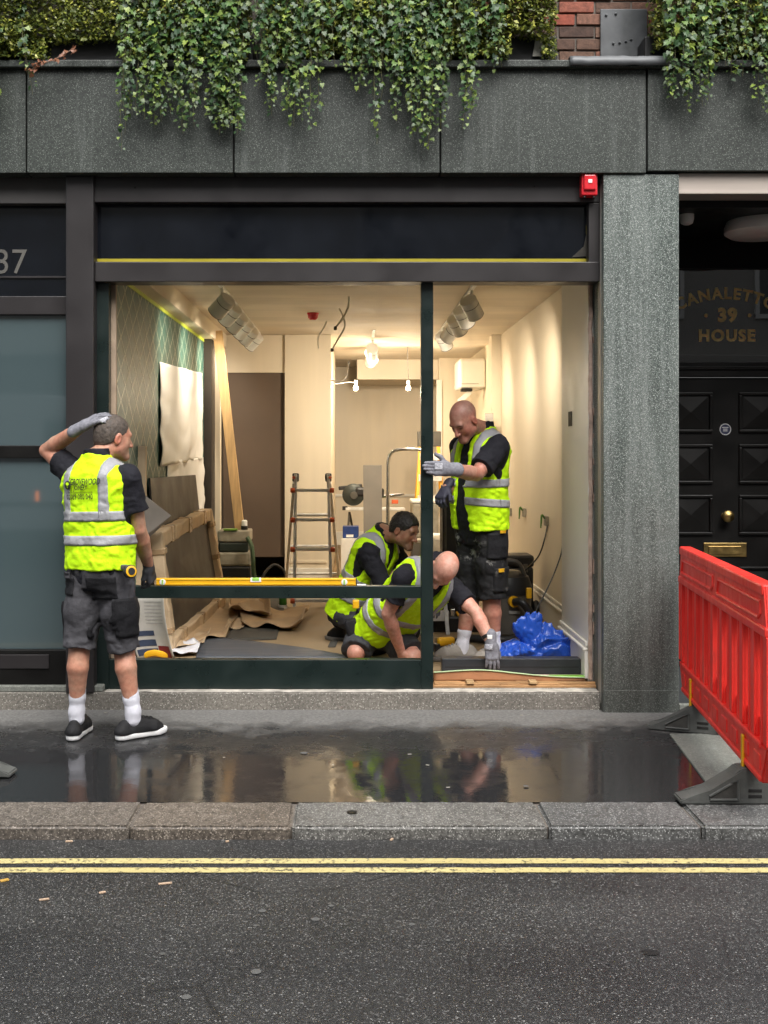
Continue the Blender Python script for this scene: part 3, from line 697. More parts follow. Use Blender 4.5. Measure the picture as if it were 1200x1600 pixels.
class Field:
    def __init__(s): s.ops = []; s.post = []
    def add(s, fn, lo, hi, k=.02, mode='+'):
        s.ops.append((fn, A(lo), A(hi), k, mode)); return s
    def cap(s, a, b, ra, rb, k=.02, flat=None, ratio=1., mode='+'):
        a_, b_ = A(a), A(b); ba = b_-a_; L2 = float(ba@ba)+1e-12
        fl = None if flat is None else A(Vector(flat).normalized())
        def fn(p):
            q = p-a_
            t = np.clip((q@ba)/L2, 0, 1)
            q = q-t[..., None]*ba
            if fl is not None:
                c = q@fl; q = q+(c*(1/ratio-1))[..., None]*fl
            d = np.sqrt((q*q).sum(-1))-(ra+(rb-ra)*t)
            return d if fl is None else d*min(1, ratio)**.5
        r = max(ra, rb)
        s.add(fn, np.minimum(a_, b_)-r, np.maximum(a_, b_)+r, k, mode); return s
    def chain(s, pts, rs, k=.015, flat=None, ratio=1.):
        for i in range(len(pts)-1): s.cap(pts[i], pts[i+1], rs[i], rs[i+1], k, flat, ratio)
        return s
    def ell(s, fr, c, r, k=.02, mode='+', tilt=0):
        c = np.array(c, dtype=np.float32); r = np.array(r, dtype=np.float32)
        def fn(p):
            q = fr.to(p)-c
            if tilt:
                ca, sa = math.cos(tilt), math.sin(tilt)
                q = np.stack([q[..., 0], q[..., 1]*ca-q[..., 2]*sa, q[..., 1]*sa+q[..., 2]*ca], -1)
            k0 = np.sqrt(((q/r)**2).sum(-1)); k1 = np.sqrt(((q/(r*r))**2).sum(-1))+1e-9
            return k0*(k0-1)/k1
        ctr = A(fr.w(*c)); m = float(r.max())
        s.add(fn, ctr-m, ctr+m, k, mode); return s
    def loft(s, fr, prof, k=.03, pw=2.3, mode='+'):
        """prof rows: u, half-width l, half-depth f, centre f, centre l"""
        pr = np.array([list(r)+[0]*(5-len(r)) for r in prof], dtype=np.float32)
        us = np.linspace(pr[0, 0], pr[-1, 0], 120)
        cols = [np.interp(us, pr[:, 0], pr[:, i]) for i in range(1, 5)]
        ker = np.hanning(13); ker /= ker.sum()
        cols = [np.convolve(np.pad(c, 6, mode='edge'), ker, 'valid') for c in cols]
        u0, u1 = float(us[0]), float(us[-1])
        def fn(p):
            q = fr.to(p); u = q[..., 2]
            rl, rf, cf, cl = [np.interp(u, us, c) for c in cols]
            a = np.abs((q[..., 0]-cl)/rl); b = np.abs((q[..., 1]-cf)/rf)
            kk = (a**pw+b**pw+1e-9)**(1/pw)
            d = (kk-1)*np.minimum(rl, rf)
            return np.maximum(d, np.maximum(u-u1, u0-u)).astype(np.float32)
        R = float(max(pr[:, 1].max(), pr[:, 2].max()))+.05
        ps = [A(fr.w(x, y, z)) for x in (-R, R) for y in (-R, R) for z in (u0, u1)]
        s.add(fn, np.min(ps, 0), np.max(ps, 0), k, mode); return s
    def plane(s, o, n, k=.004):
        """keep the side the normal points away from"""
        o_, n_ = A(o), A(Vector(n).normalized())
        s.ops.append((lambda p: (p-o_)@n_, None, None, k, '&')); return s
    def capcut(s, pts, rs, po, pn, k=.02, kk=.015, fz=1.0):
        """tapered chain cut off flat at a hem plane"""
        P_ = [A(x) for x in pts]; o_, n_ = A(po), A(Vector(pn).normalized())
        def fn(p):
            d = None
            for a_, b_, ra, rb in zip(P_, P_[1:], rs, rs[1:]):
                ba = b_-a_; q = p-a_; t = np.clip((q@ba)/(float(ba@ba)+1e-12), 0, 1); q = q-t[..., None]*ba
                e = np.sqrt((q*q).sum(-1))-(ra+(rb-ra)*t); d = e if d is None else smin(d, e, kk)
            return -smin(-d, -((p-o_)@n_), .004)
        r = max(rs); s.add(fn, np.min(P_, 0)-r, np.max(P_, 0)+r, k); return s
    def disp(s, fn): s.post.append(fn); return s
    def __call__(s, p):
        p = np.asarray(p, dtype=np.float32); d = np.full(p.shape[:-1], 1.0, dtype=np.float32)
        for fn, lo, hi, k, mode in s.ops:
            e = fn(p)
            d = smin(d, e, k) if mode == '+' else (-smin(-d, e, k) if mode == '-' else -smin(-d, -e, k))
        for fn in s.post: d = d+fn(p)
        return d
    def mesh(s, h, pad=.02):
        los = [o[1] for o in s.ops if o[4] == '+']; his = [o[2] for o in s.ops if o[4] == '+']
        lo = np.min(los, 0)-pad; hi = np.max(his, 0)+pad
        n = np.ceil((hi-lo)/h).astype(int)+1
        ax = [lo[i]+h*np.arange(n[i], dtype=np.float32) for i in range(3)]
        D = np.full(tuple(n), .2, dtype=np.float32)
        for fn, a, b, k, mode in s.ops:
            if a is None: i0 = [0, 0, 0]; i1 = list(n)
            else:
                m = k+.03
                i0 = [max(0, int((a[i]-m-lo[i])/h)) for i in range(3)]; i1 = [min(n[i], int((b[i]+m-lo[i])/h)+2) for i in range(3)]
            if any(i1[i] <= i0[i] for i in range(3)): continue
            sl = tuple(slice(i0[i], i1[i]) for i in range(3))
            p = np.stack(np.meshgrid(*[ax[i][sl[i]] for i in range(3)], indexing='ij'), -1)
            e = fn(p); d = D[sl]
            D[sl] = smin(d, e, k) if mode == '+' else (-smin(-d, e, k) if mode == '-' else -smin(-d, -e, k))
        if s.post:
            near = np.argwhere(np.abs(D) < .03)
            pp = (lo+near*h).astype(np.float32); e = 0
            for fn in s.post: e = e+fn(pp)
            D[near[:, 0], near[:, 1], near[:, 2]] += e
        return nets(D, lo, h)
def nets(D, lo, h):
    S = D < 0; nx, ny, nz = D.shape
    c = [(i, j, k) for i in (0, 1) for j in (0, 1) for k in (0, 1)]
    cnt = np.zeros((nx-1, ny-1, nz-1), dtype=np.int8)
    for i, j, k in c: cnt += S[i:nx-1+i, j:ny-1+j, k:nz-1+k]
    act = (cnt > 0) & (cnt < 8); idx = np.argwhere(act)
    vid = np.full(act.shape, -1, dtype=np.int32); vid[act] = np.arange(len(idx))
    acc = np.zeros((len(idx), 3), dtype=np.float32); num = np.zeros(len(idx), dtype=np.float32)
    for a in range(8):
        for b in range(a+1, 8):
            ca, cb = np.array(c[a]), np.array(c[b])
            if np.abs(ca-cb).sum() != 1: continue
            da = D[tuple((idx+ca).T)]; db = D[tuple((idx+cb).T)]
            m = (da < 0) != (db < 0)
            t = np.where(m, da/(da-db+1e-12), 0)
            acc += np.where(m[:, None], ca+(cb-ca)*t[:, None], 0); num += m
    V = lo+(idx+acc/num[:, None])*h
    faces = []
    for ax in range(3):
        sl0 = [slice(None)]*3; sl1 = [slice(None)]*3; sl0[ax] = slice(0, -1); sl1[ax] = slice(1, None)
        cr = S[tuple(sl0)] != S[tuple(sl1)]
        e = np.argwhere(cr)
        o1, o2 = [i for i in range(3) if i != ax]
        e = e[(e[:, o1] > 0) & (e[:, o2] > 0) & (e[:, o1] < D.shape[o1]-1) & (e[:, o2] < D.shape[o2]-1)]
        d1 = np.zeros(3, int); d1[o1] = 1; d2 = np.zeros(3, int); d2[o2] = 1
        q = np.stack([vid[tuple((e-d1-d2).T)], vid[tuple((e-d2).T)], vid[tuple(e.T)], vid[tuple((e-d1).T)]], 1)
        ins = S[tuple(e.T)]
        flip = ins if ax != 1 else ~ins
        q = np.where(flip[:, None], q, q[:, ::-1]); faces.append(q)
    Fq = np.concatenate(faces); Fq = Fq[(Fq >= 0).all(1)]
    return V, Fq
def np_mesh(name, V, Fq, mat, parent=None, col=None):
    me = bpy.data.meshes.new(name)
    me.vertices.add(len(V)); me.vertices.foreach_set('co', np.ascontiguousarray(V, dtype=np.float32).ravel())
    k = Fq.shape[1]
    me.loops.add(Fq.size); me.loops.foreach_set('vertex_index', np.ascontiguousarray(Fq, dtype=np.int32).ravel())
    me.polygons.add(len(Fq)); me.polygons.foreach_set('loop_start', np.arange(0, Fq.size, k, dtype=np.int32))
    me.update(calc_edges=True); me.validate()
    me.shade_smooth()
    if col is not None:
        at = me.attributes.new('col', 'FLOAT_COLOR', 'POINT')
        at.data.foreach_set('color', np.concatenate([col, np.ones((len(col), 1))], 1).astype(np.float32).ravel())
    return link(name, me, mat, parent)
def relax(V, Fq, it=2, w=.5):
    e = np.concatenate([Fq[:, [0, 1]], Fq[:, [1, 2]], Fq[:, [2, 3]], Fq[:, [3, 0]]])
    for _ in range(it):
        acc = np.zeros_like(V); n = np.zeros(len(V))
        np.add.at(acc, e[:, 0], V[e[:, 1]]); np.add.at(n, e[:, 0], 1)
        np.add.at(acc, e[:, 1], V[e[:, 0]]); np.add.at(n, e[:, 1], 1)
        V = V*(1-w)+w*acc/n[:, None]
    return V
def cast(field, p, d, off=.003, far=.6, steps=60):
    """march from p along d to the field's surface; NaN where nothing is met"""
    p = np.array(p, dtype=np.float32); d = np.array(d, dtype=np.float32); d /= np.linalg.norm(d, axis=-1, keepdims=True)
    t = np.zeros(p.shape[:-1], dtype=np.float32); hit = np.zeros(t.shape, bool)
    for _ in range(steps):
        v = field(p+d*t[..., None])-off
        hit |= v < .0015
        t = np.where(hit, t, t+np.clip(v*.7, .001, .05))
        if hit.all(): break
    q = p+d*t[..., None]; q[~hit | (t > far)] = np.nan
    return q
def patch(name, mat, parent, field, pts, dirs, off=.004, thick=.006, far=.6, maxe=.09):
    q = cast(field, pts, dirs, off, far); inn = q+np.array(dirs, dtype=np.float32)*thick
    nu, nv = q.shape[:2]; ok = ~np.isnan(q).any(-1)
    V = np.concatenate([q.reshape(-1, 3), inn.reshape(-1, 3)]); V = np.nan_to_num(V); N = nu*nv; fs = []
    good = np.zeros((nu-1, nv-1), bool)
    for i in range(nu-1):
        for j in range(nv-1):
            c = [(i, j), (i+1, j), (i+1, j+1), (i, j+1)]
            if not all(ok[x] for x in c): continue
            pp = [q[x] for x in c]
            if max(np.linalg.norm(pp[a]-pp[b]) for a in range(4) for b in range(a)) > maxe: continue
            good[i, j] = True; fs.append([x[0]*nv+x[1] for x in c])
    for i in range(nu-1):
        for j in range(nv-1):
            if not good[i, j]: continue
            for di, dj, a, b in ((-1, 0, (i, j), (i, j+1)), (1, 0, (i+1, j+1), (i+1, j)), (0, -1, (i+1, j), (i, j)), (0, 1, (i, j+1), (i+1, j+1))):
                ii, jj = i+di, j+dj
                if 0 <= ii < nu-1 and 0 <= jj < nv-1 and good[ii, jj]: continue
                a_, b_ = a[0]*nv+a[1], b[0]*nv+b[1]; fs.append([a_, b_, b_+N, a_+N])
    if not fs: return None
    bm = bmesh.new(); vs = {}
    for f in fs:
        for k in f:
            if k not in vs: vs[k] = bm.verts.new(V[k])
        try: bm.faces.new([vs[k] for k in f])
        except ValueError: pass
    o = from_bm(name, bm, mat, parent, True)
    return o

# ------------------------------------------------------------------ people: materials
def mk_skin():
    m, t, b = NT('skin'); a = nn(t, 'ShaderNodeAttribute', attribute_name='col')
    n = tnoise(t, pos(t), 45, 4, .6)
    c = mix(t, 1, a.outputs['Color'], ramp(t, n, [(.3, (.84, .74, .70)), (.7, (1.12, 1.12, 1.1))]), 'MULTIPLY')
    nb = tnoise(t, pos(t), 11, 3, .6); c = mix(t, 1, c, ramp(t, nb, [(.35, (1.06, .86, .82)), (.65, (.97, 1.02, 1.02))]), 'MULTIPLY')
    lk(t, c, b.inputs['Base Color']); b.inputs['Roughness'].default_value = .48
    b.inputs['Subsurface Weight'].default_value = .12; b.inputs['Subsurface Radius'].default_value = (.012, .005, .003); b.inputs['Subsurface Scale'].default_value = 1
    n2 = tnoise(t, pos(t), 260, 3); bump(t, b, n2, .3, .003); return m
mSkin = mk_skin()
def mk_cloth(name, c, var=.12, rough=.8, weave=.15, dirt=None, fold=.0):
    m, t, b = NT(name); p = pos(t)
    n = tnoise(t, p, 7, 5, .6)
    base = ramp(t, n, [(.3, tuple(x*(1-var) for x in c)), (.7, tuple(min(1, x*(1+var)) for x in c))])
    if dirt:
        d = tnoise(t, p, dirt[1], 6, .68); d2 = tnoise(t, p, dirt[1]*.33, 2)
        base = mix(t, math_(t, 'MULTIPLY', rng(t, d, dirt[2], dirt[3], 0, 1), rng(t, d2, .45, .6, 0, 1)), base, dirt[0])
    lk(t, base, b.inputs['Base Color']); b.inputs['Roughness'].default_value = rough
    b.inputs['Specular IOR Level'].default_value = .25
    h = math_(t, 'ADD', math_(t, 'MULTIPLY', tnoise(t, p, 26, 4, .55), 1.0), math_(t, 'MULTIPLY', tnoise(t, p, 400, 2), weave))
    bump(t, b, h, .5, .014); return m
mHiVis = mk_cloth('hi_vis_lime_fabric', (.58, .95, .008), .06, .7)
mRefl = mk_cloth('grey_reflective_tape', (.33, .33, .345), .1, .4, .05)
mTee = mk_cloth('navy_black_cotton', (.014, .014, .019), .2, .85)
mShortG = mk_cloth('charcoal_work_fabric', (.055, .054, .060), .18, .8)
mShortB = mk_cloth('black_work_fabric_with_dust', (.014, .014, .015), .2, .8, .15, ((.33, .32, .30), 13, .56, .66))
mShortD = mk_cloth('dark_grey_work_fabric', (.045, .046, .052), .18, .8, .15, ((.2, .19, .17), 10, .62, .8))
mPocket = mk_cloth('black_holster_fabric', (.012, .012, .014), .2, .75)
mSock = mk_cloth('white_ribbed_sock', (.66, .66, .72), .06, .85, .4)
mShoeB = mk_cloth('black_shoe_mesh', (.014, .014, .015), .2, .6, .4)
mSole = M('white_rubber_sole', (.74, .74, .73), .45, 0, .08, 12, .05, 90)
mShoeG = mk_cloth('grey_suede_shoe', (.27, .245, .215), .2, .85, .3)
mSoleG = M('pale_rubber_sole', (.16, .15, .135), .5, 0, .2, 12, .05, 90)
def mk_glove():
    m, t, b = NT('grey_knit_glove'); p = pos(t)
    n = tnoise(t, p, 60, 4); n1 = tnoise(t, p, 16, 3)
    c = ramp(t, n, [(.3, (.13, .13, .15)), (.7, (.24, .24, .27))])
    lk(t, mix(t, rng(t, n1, .5, .72, 0, .5), c, (.07, .07, .08)), b.inputs['Base Color'])
    b.inputs['Roughness'].default_value = .7; bump(t, b, n, .3, .004); return m
mGlove = mk_glove(); mGloveD = M('dark_glove_coating', (.035, .036, .042), .6, 0, .3, 20, .2, 80)
mPrint = M('black_vest_print', (.02, .03, .01), .7, 0, .1, 10, 0)
mPrintW = M('white_glove_print', (.34, .34, .37), .6, 0, .6, 120, 0)
mHairGrey = M('short_grey_brown_hair', (.075, .058, .046), .7, 0, .45, 60, .5, 160)
mHairDark = M('short_dark_hair', (.014, .011, .009), .6, 0, .4, 60, .5, 160)

# ------------------------------------------------------------------ people: builders
def head(B, hf, s=1.0):
    """adds a head to body field B; hf: head frame, origin between the ears"""
    e = lambda c, r, k=.02, mode='+', tilt=0: B.ell(hf, [x*s for x in c], [x*s for x in r], k, mode, tilt)
    w = lambda l, f, u: hf.w(l*s, f*s, u*s)
    e((0, -.012, .038), (.076, .098, .088)); e((0, .030, -.022), (.060, .064, .085), .035)
    for q in (-1, 1):
        B.cap(w(.048*q, .005, -.062), w(.012*q, .074, -.098), .022*s, .020*s, .03)
        e((.038*q, .052, -.030), (.022, .022, .028), .03)
    B.cap(w(-.012, .078, -.100), w(.012, .078, -.100), .018*s, .018*s, .02)
    B.cap(w(-.036, .080, .022), w(.036, .080, .022), .014*s, .014*s, .018)
    for q in (-1, 1): e((.031*q, .098, -.002), (.019, .020, .013), .010, '-')
    for q in (-1, 1): e((.031*q, .073, -.003), (.014, .014, .012), .004)
    B.cap(w(0, .092, .008), w(0, .114, -.036), .008*s, .0125*s, .010)
    for q in (-1, 1): e((.012*q, .100, -.040), (.009, .010, .008), .006)
    B.cap(w(-.016, .084, -.063), w(.016, .084, -.063), .0075*s, .0075*s, .012); B.cap(w(-.014, .083, -.076), w(.014, .083, -.076), .0078*s, .0078*s, .012)
    for q in (-1, 1):
        e((.078*q, -.010, -.008), (.010, .021, .034), .008, '+', .25); e((.088*q, -.004, -.006), (.008, .011, .020), .004, '-', .25)
def skin_col(V, hf, tone, scalp=None, beard=.0, s=1.0, ruddy=1.0):
    q = hf.to(V.astype(np.float32))/s; l, f, u = q[:, 0], q[:, 1], q[:, 2]
    c = np.tile(np.array(tone, dtype=np.float32), (len(V), 1))
    inh = (np.abs(l) < .1) & (np.abs(f) < .13) & (u > -.13) & (u < .14)
    def blend(mask, col, a):
        a = np.clip(mask, 0, 1)*a*inh; c[:] = c*(1-a[:, None])+np.array(col, dtype=np.float32)*a[:, None]
    g = lambda x, m, sd: np.exp(-((x-m)/sd)**2)
    red = (tone[0]*1.02, tone[1]*.68*ruddy, tone[2]*.62*ruddy)
    blend(g(np.abs(l), .042, .022)*g(u, -.03, .025)*(f > .03), red, .6)
    blend(g(l, 0, .016)*g(u, -.035, .02)*(f > .09), red, .7)
    blend((np.abs(l) > .072)*1.0*g(u, -.01, .04), red, .7)
    if beard: blend(np.clip((-.045-u)*40, 0, 1)*np.clip((f-.0)*30, 0, 1), (tone[0]*.42, tone[1]*.42, tone[2]*.45), beard)
    blend(g(np.abs(l), .033, .019)*g(u, .020, .0065)*(f > .065), (.06, .04, .03), .75)
    blend(g(np.abs(l), .031, .013)*g(u, -.003, .005)*(f > .065), (.05, .035, .03), .85)
    blend(g(l, 0, .016)*g(u, -.069, .006)*(f > .08), (tone[0]*.72, tone[1]*.42, tone[2]*.42), .8)
    if scalp:
        m = np.clip((u-.03-.5*np.clip(f-.03, 0, 1))*35, 0, 1)*np.clip((.085-f)*30, 0, 1); blend(m, scalp[0], scalp[1])
    return c
def hand_field(wr, d, n, side, curl=(20, 25, 15), thumb=(.6, .5), s=1.0, fat=1.0, spread=.06, cuff=True, per=None):
    """wr wrist point, d finger direction, n back-of-hand normal, side +1: thumb on (d x n) side"""
    Fd = Field(); d = Vector(d).normalized(); n = Vector(n); n = (n-d*n.dot(d)).normalized(); t = d.cross(n)*side
    wr = Vector(wr); L = .098*s
    B = lambda a, b, c: wr + d*a*s + t*b*s + n*c*s
    if cuff: Fd.cap(wr-d*.055, wr+d*.02, .034*fat*s, .032*fat*s, .01, n, .8)
    for j, b in enumerate((.030, .010, -.010, -.029)):
        Fd.cap(B(.018, b*.72, 0), B(.092-.004*abs(j-1.2), b, .003), .0165*fat*s, .0135*fat*s, .012)
    tips = []
    for j, (b, ln) in enumerate(((.031, .070), (.010, .079), (-.011, .073), (-.030, .057))):
        p = B(.092-.004*abs(j-1.2), b, .003); ang = 0; dd = d+t*spread*(1.2-j)
        cu = curl if per is None else per[j]
        for i, fr_ in enumerate((.44, .31, .25)):
            ang += math.radians(cu[i]); v = (dd*math.cos(ang)-n*math.sin(ang)).normalized()
            q = p+v*ln*fr_*s
            r0 = (.0098-.0009*i)*fat*s; Fd.cap(p, q, r0, r0-.0009*s, .003); p = q
        tips.append(p)
    p = B(.022, .030, -.006); v1 = (d*math.cos(thumb[0])+t*math.sin(thumb[0])-n*.25).normalized(); q = p+v1*.045*s
    v2 = (d*math.cos(thumb[0]-thumb[1])+t*math.sin(thumb[0]-thumb[1])-n*.35).normalized()
    Fd.cap(B(.012, .016, 0), p, .017*fat*s, .016*fat*s, .012); Fd.cap(p, q, .0145*fat*s, .0118*fat*s, .006); Fd.cap(q, q+v2*.034*s, .0115*fat*s, .0095*fat*s, .004)
    return Fd
def arm_pts(sh, el, wr):
    sh, el, wr = map(Vector, (sh, el, wr))
    return ([sh, sh.lerp(el, .3), sh.lerp(el, .65), el], [el, el.lerp(wr, .28), el.lerp(wr, .65), wr])
def limb_arm(Fd, sh, el, wr, m=1.0):
    a, b = arm_pts(sh, el, wr)
    Fd.chain(a, [.056*m, .055*m, .050*m, .041*m], .006); Fd.chain(b, [.041*m, .046*m, .038*m, .029*m], .006)
def limb_leg(Fd, hip, kn, an, m=1.0, back=(0, 0, 0)):
    hip, kn, an, back = map(Vector, (hip, kn, an, back))
    Fd.chain([hip, hip.lerp(kn, .35), hip.lerp(kn, .75), kn], [.092*m, .086*m, .070*m, .058*m], .006)
    c1 = kn.lerp(an, .28)+back*.018; c2 = kn.lerp(an, .58)+back*.008
    Fd.chain([kn, c1, c2, an], [.057*m, .060*m, .047*m, .037*m], .006)
def folds(amp, s=(9, 9, 5), o=0, hi=0):
    sv = np.array(s, dtype=np.float32)
    def fn(p):
        w_ = vnoise(p*np.array((1, 1, 1), dtype=np.float32)+o, 6)
        n = vnoise(p*sv+w_[..., None]*.8+o, 1.0)
        e = amp*(1-2*np.abs(n))
        if hi: e = e+hi*(1-2*np.abs(vnoise(p*sv*2.7+w_[..., None]*1.2+o+5, 1.0)))
        return e.astype(np.float32)
    return fn
def shoe(parent, ankle, toe_dir, z0, L=.29, mats=None, W=.045, chunky=1.0, name='shoe'):
    """a trainer: upper, sole and laces; standing on height z0"""
    d = Vector((toe_dir[0], toe_dir[1], 0)).normalized(); s_ = Vector((-d.y, d.x, 0)); a = Vector((ankle[0], ankle[1], z0))
    hl = a-d*.065; toe = a+d*(L-.085)
    so_ = Field(); sh_ = .030*chunky
    mid = a+d*.05
    so_.chain([hl+Vector((0, 0, sh_/2)), mid+Vector((0, 0, sh_/2)), a+d*(L*.46)+s_*.004+Vector((0, 0, sh_/2)), toe-d*.03+Vector((0, 0, sh_/2+.004))], [W*.86, W*.84, W*1.12, W*.82], .02)
    so_.plane((0, 0, z0+sh_), (0, 0, 1), .006); so_.plane((0, 0, z0), (0, 0, -1), .003)
    up = Field(); zz_ = Vector((0, 0, 1))
    up.chain([hl+zz_*.045, hl+d*.01+zz_*.075], [W*.80, W*.62], .02)
    up.chain([hl+zz_*.035, mid+zz_*.045, a+d*(L*.42)+zz_*.035, toe-d*.045+zz_*.030], [W*.82, W*.86, W*.98, W*.66], .03)
    up.cap(a+d*.02+zz_*.085, a+d*.10+zz_*.055, W*.72, W*.66, .03)
    up.plane((0, 0, z0+sh_*.8), (0, 0, -1), .002)
    up.cap(a+zz_*.12, a+zz_*.08-d*.005, W*.72, W*.62, .01, mode='-')
    V, Q = so_.mesh(.004); o1 = np_mesh('sole', relax(V, Q, 2), Q, mats[1])
    V, Q = up.mesh(.004); o2 = np_mesh(name, relax(V, Q, 1), Q, mats[0], parent); _parent(o1, o2)
    bm = bmesh.new()
    for k in range(4):
        c = a+d*(.045+.022*k); P1 = cast(up, [c+zz_*.2+s_*(-.022+.011*j) for j in range(5)], [(0, 0, -1)]*5, .003)
        if np.isnan(P1).any(): continue
        bm_tube(bm, [Vector(x) for x in P1], .0035, 6)
    from_bm('laces', bm, mats[2], o2)
    return o2
def sock(parent, an, kn, top, mat, r=.042):
    an, kn = Vector(an), Vector(kn); Fd = Field(); d = (kn-an).normalized()
    Fd.chain([an-Vector((0, 0, .045)), an+d*.0, an+d*top*.6, an+d*top*1.3], [r*1.02, r*.98, r, r*1.12], .02)
    Fd.plane(an+d*top, d, .004); Fd.disp(folds(.0012, (8, 8, 40)))
    V, Q = Fd.mesh(.004); o = np_mesh('sock', V, Q, mat, parent); return o
def vest_tapes(vest, vf, par, bands, straps, lo_u, w=.026, front_open=None):
    """reflective tape laid on the vest: horizontal bands and shoulder straps, in torso frame vf"""
    for (u, tilt) in bands:
        th = np.linspace(0, 2*math.pi, 90); us = np.linspace(u-w, u+w, 5)
        pts = np.array([[tuple(vf.w(.5*math.cos(a), .5*math.sin(a), x+tilt*math.sin(a))) for x in us] for a in th]); 
        drs = np.array([[tuple(vf.w(-math.cos(a), -math.sin(a), 0)-Vector(vf.o)) for x in us] for a in th])
        patch('reflective_band', mRefl, par, vest, pts, drs, .003, .006)
    for (l, a0, a1) in straps:
        ph = np.linspace(a0, a1, 60); ls = np.linspace(l-w*.95, l+w*.95, 5)
        pts = np.array([[tuple(vf.w(x, .5*math.cos(a), lo_u+.5*math.sin(a))) for x in ls] for a in ph])
        drs = np.array([[tuple(vf.w(0, -math.cos(a), -math.sin(a))-Vector(vf.o)) for x in ls] for a in ph])
        patch('reflective_strap', mRefl, par, vest, pts, drs, .003, .006)
def print_on(field, fr, s, size, l, u, par, mat, side=-1, bold=0, space=1.0, wsc=1.0, name='vest_lettering', shear=0.0):
    v, f = text_mesh(s, size, bold, space)
    sg_ = 1 if side > 0 else -1
    pts = np.array([tuple(fr.w(l+sg_*(a[0]*wsc+shear*a[1]), side*.5, u+a[1])) for a in v])
    dr = np.array([tuple(fr.w(0, -side, 0)-Vector(fr.o))]*len(v))
    plain = Field(); plain.ops = field.ops
    q = cast(plain, pts, dr, .0105)
    bad = np.isnan(q).any(-1); dep = ((q-pts)*dr).sum(-1); med = np.nanmedian(dep); bad |= np.abs(np.nan_to_num(dep, nan=9)-med) > .03
    keep = [x for x in f if not any(bad[k] for k in x)]
    if keep: return from_data(name, np.nan_to_num(q), keep, mat, par)
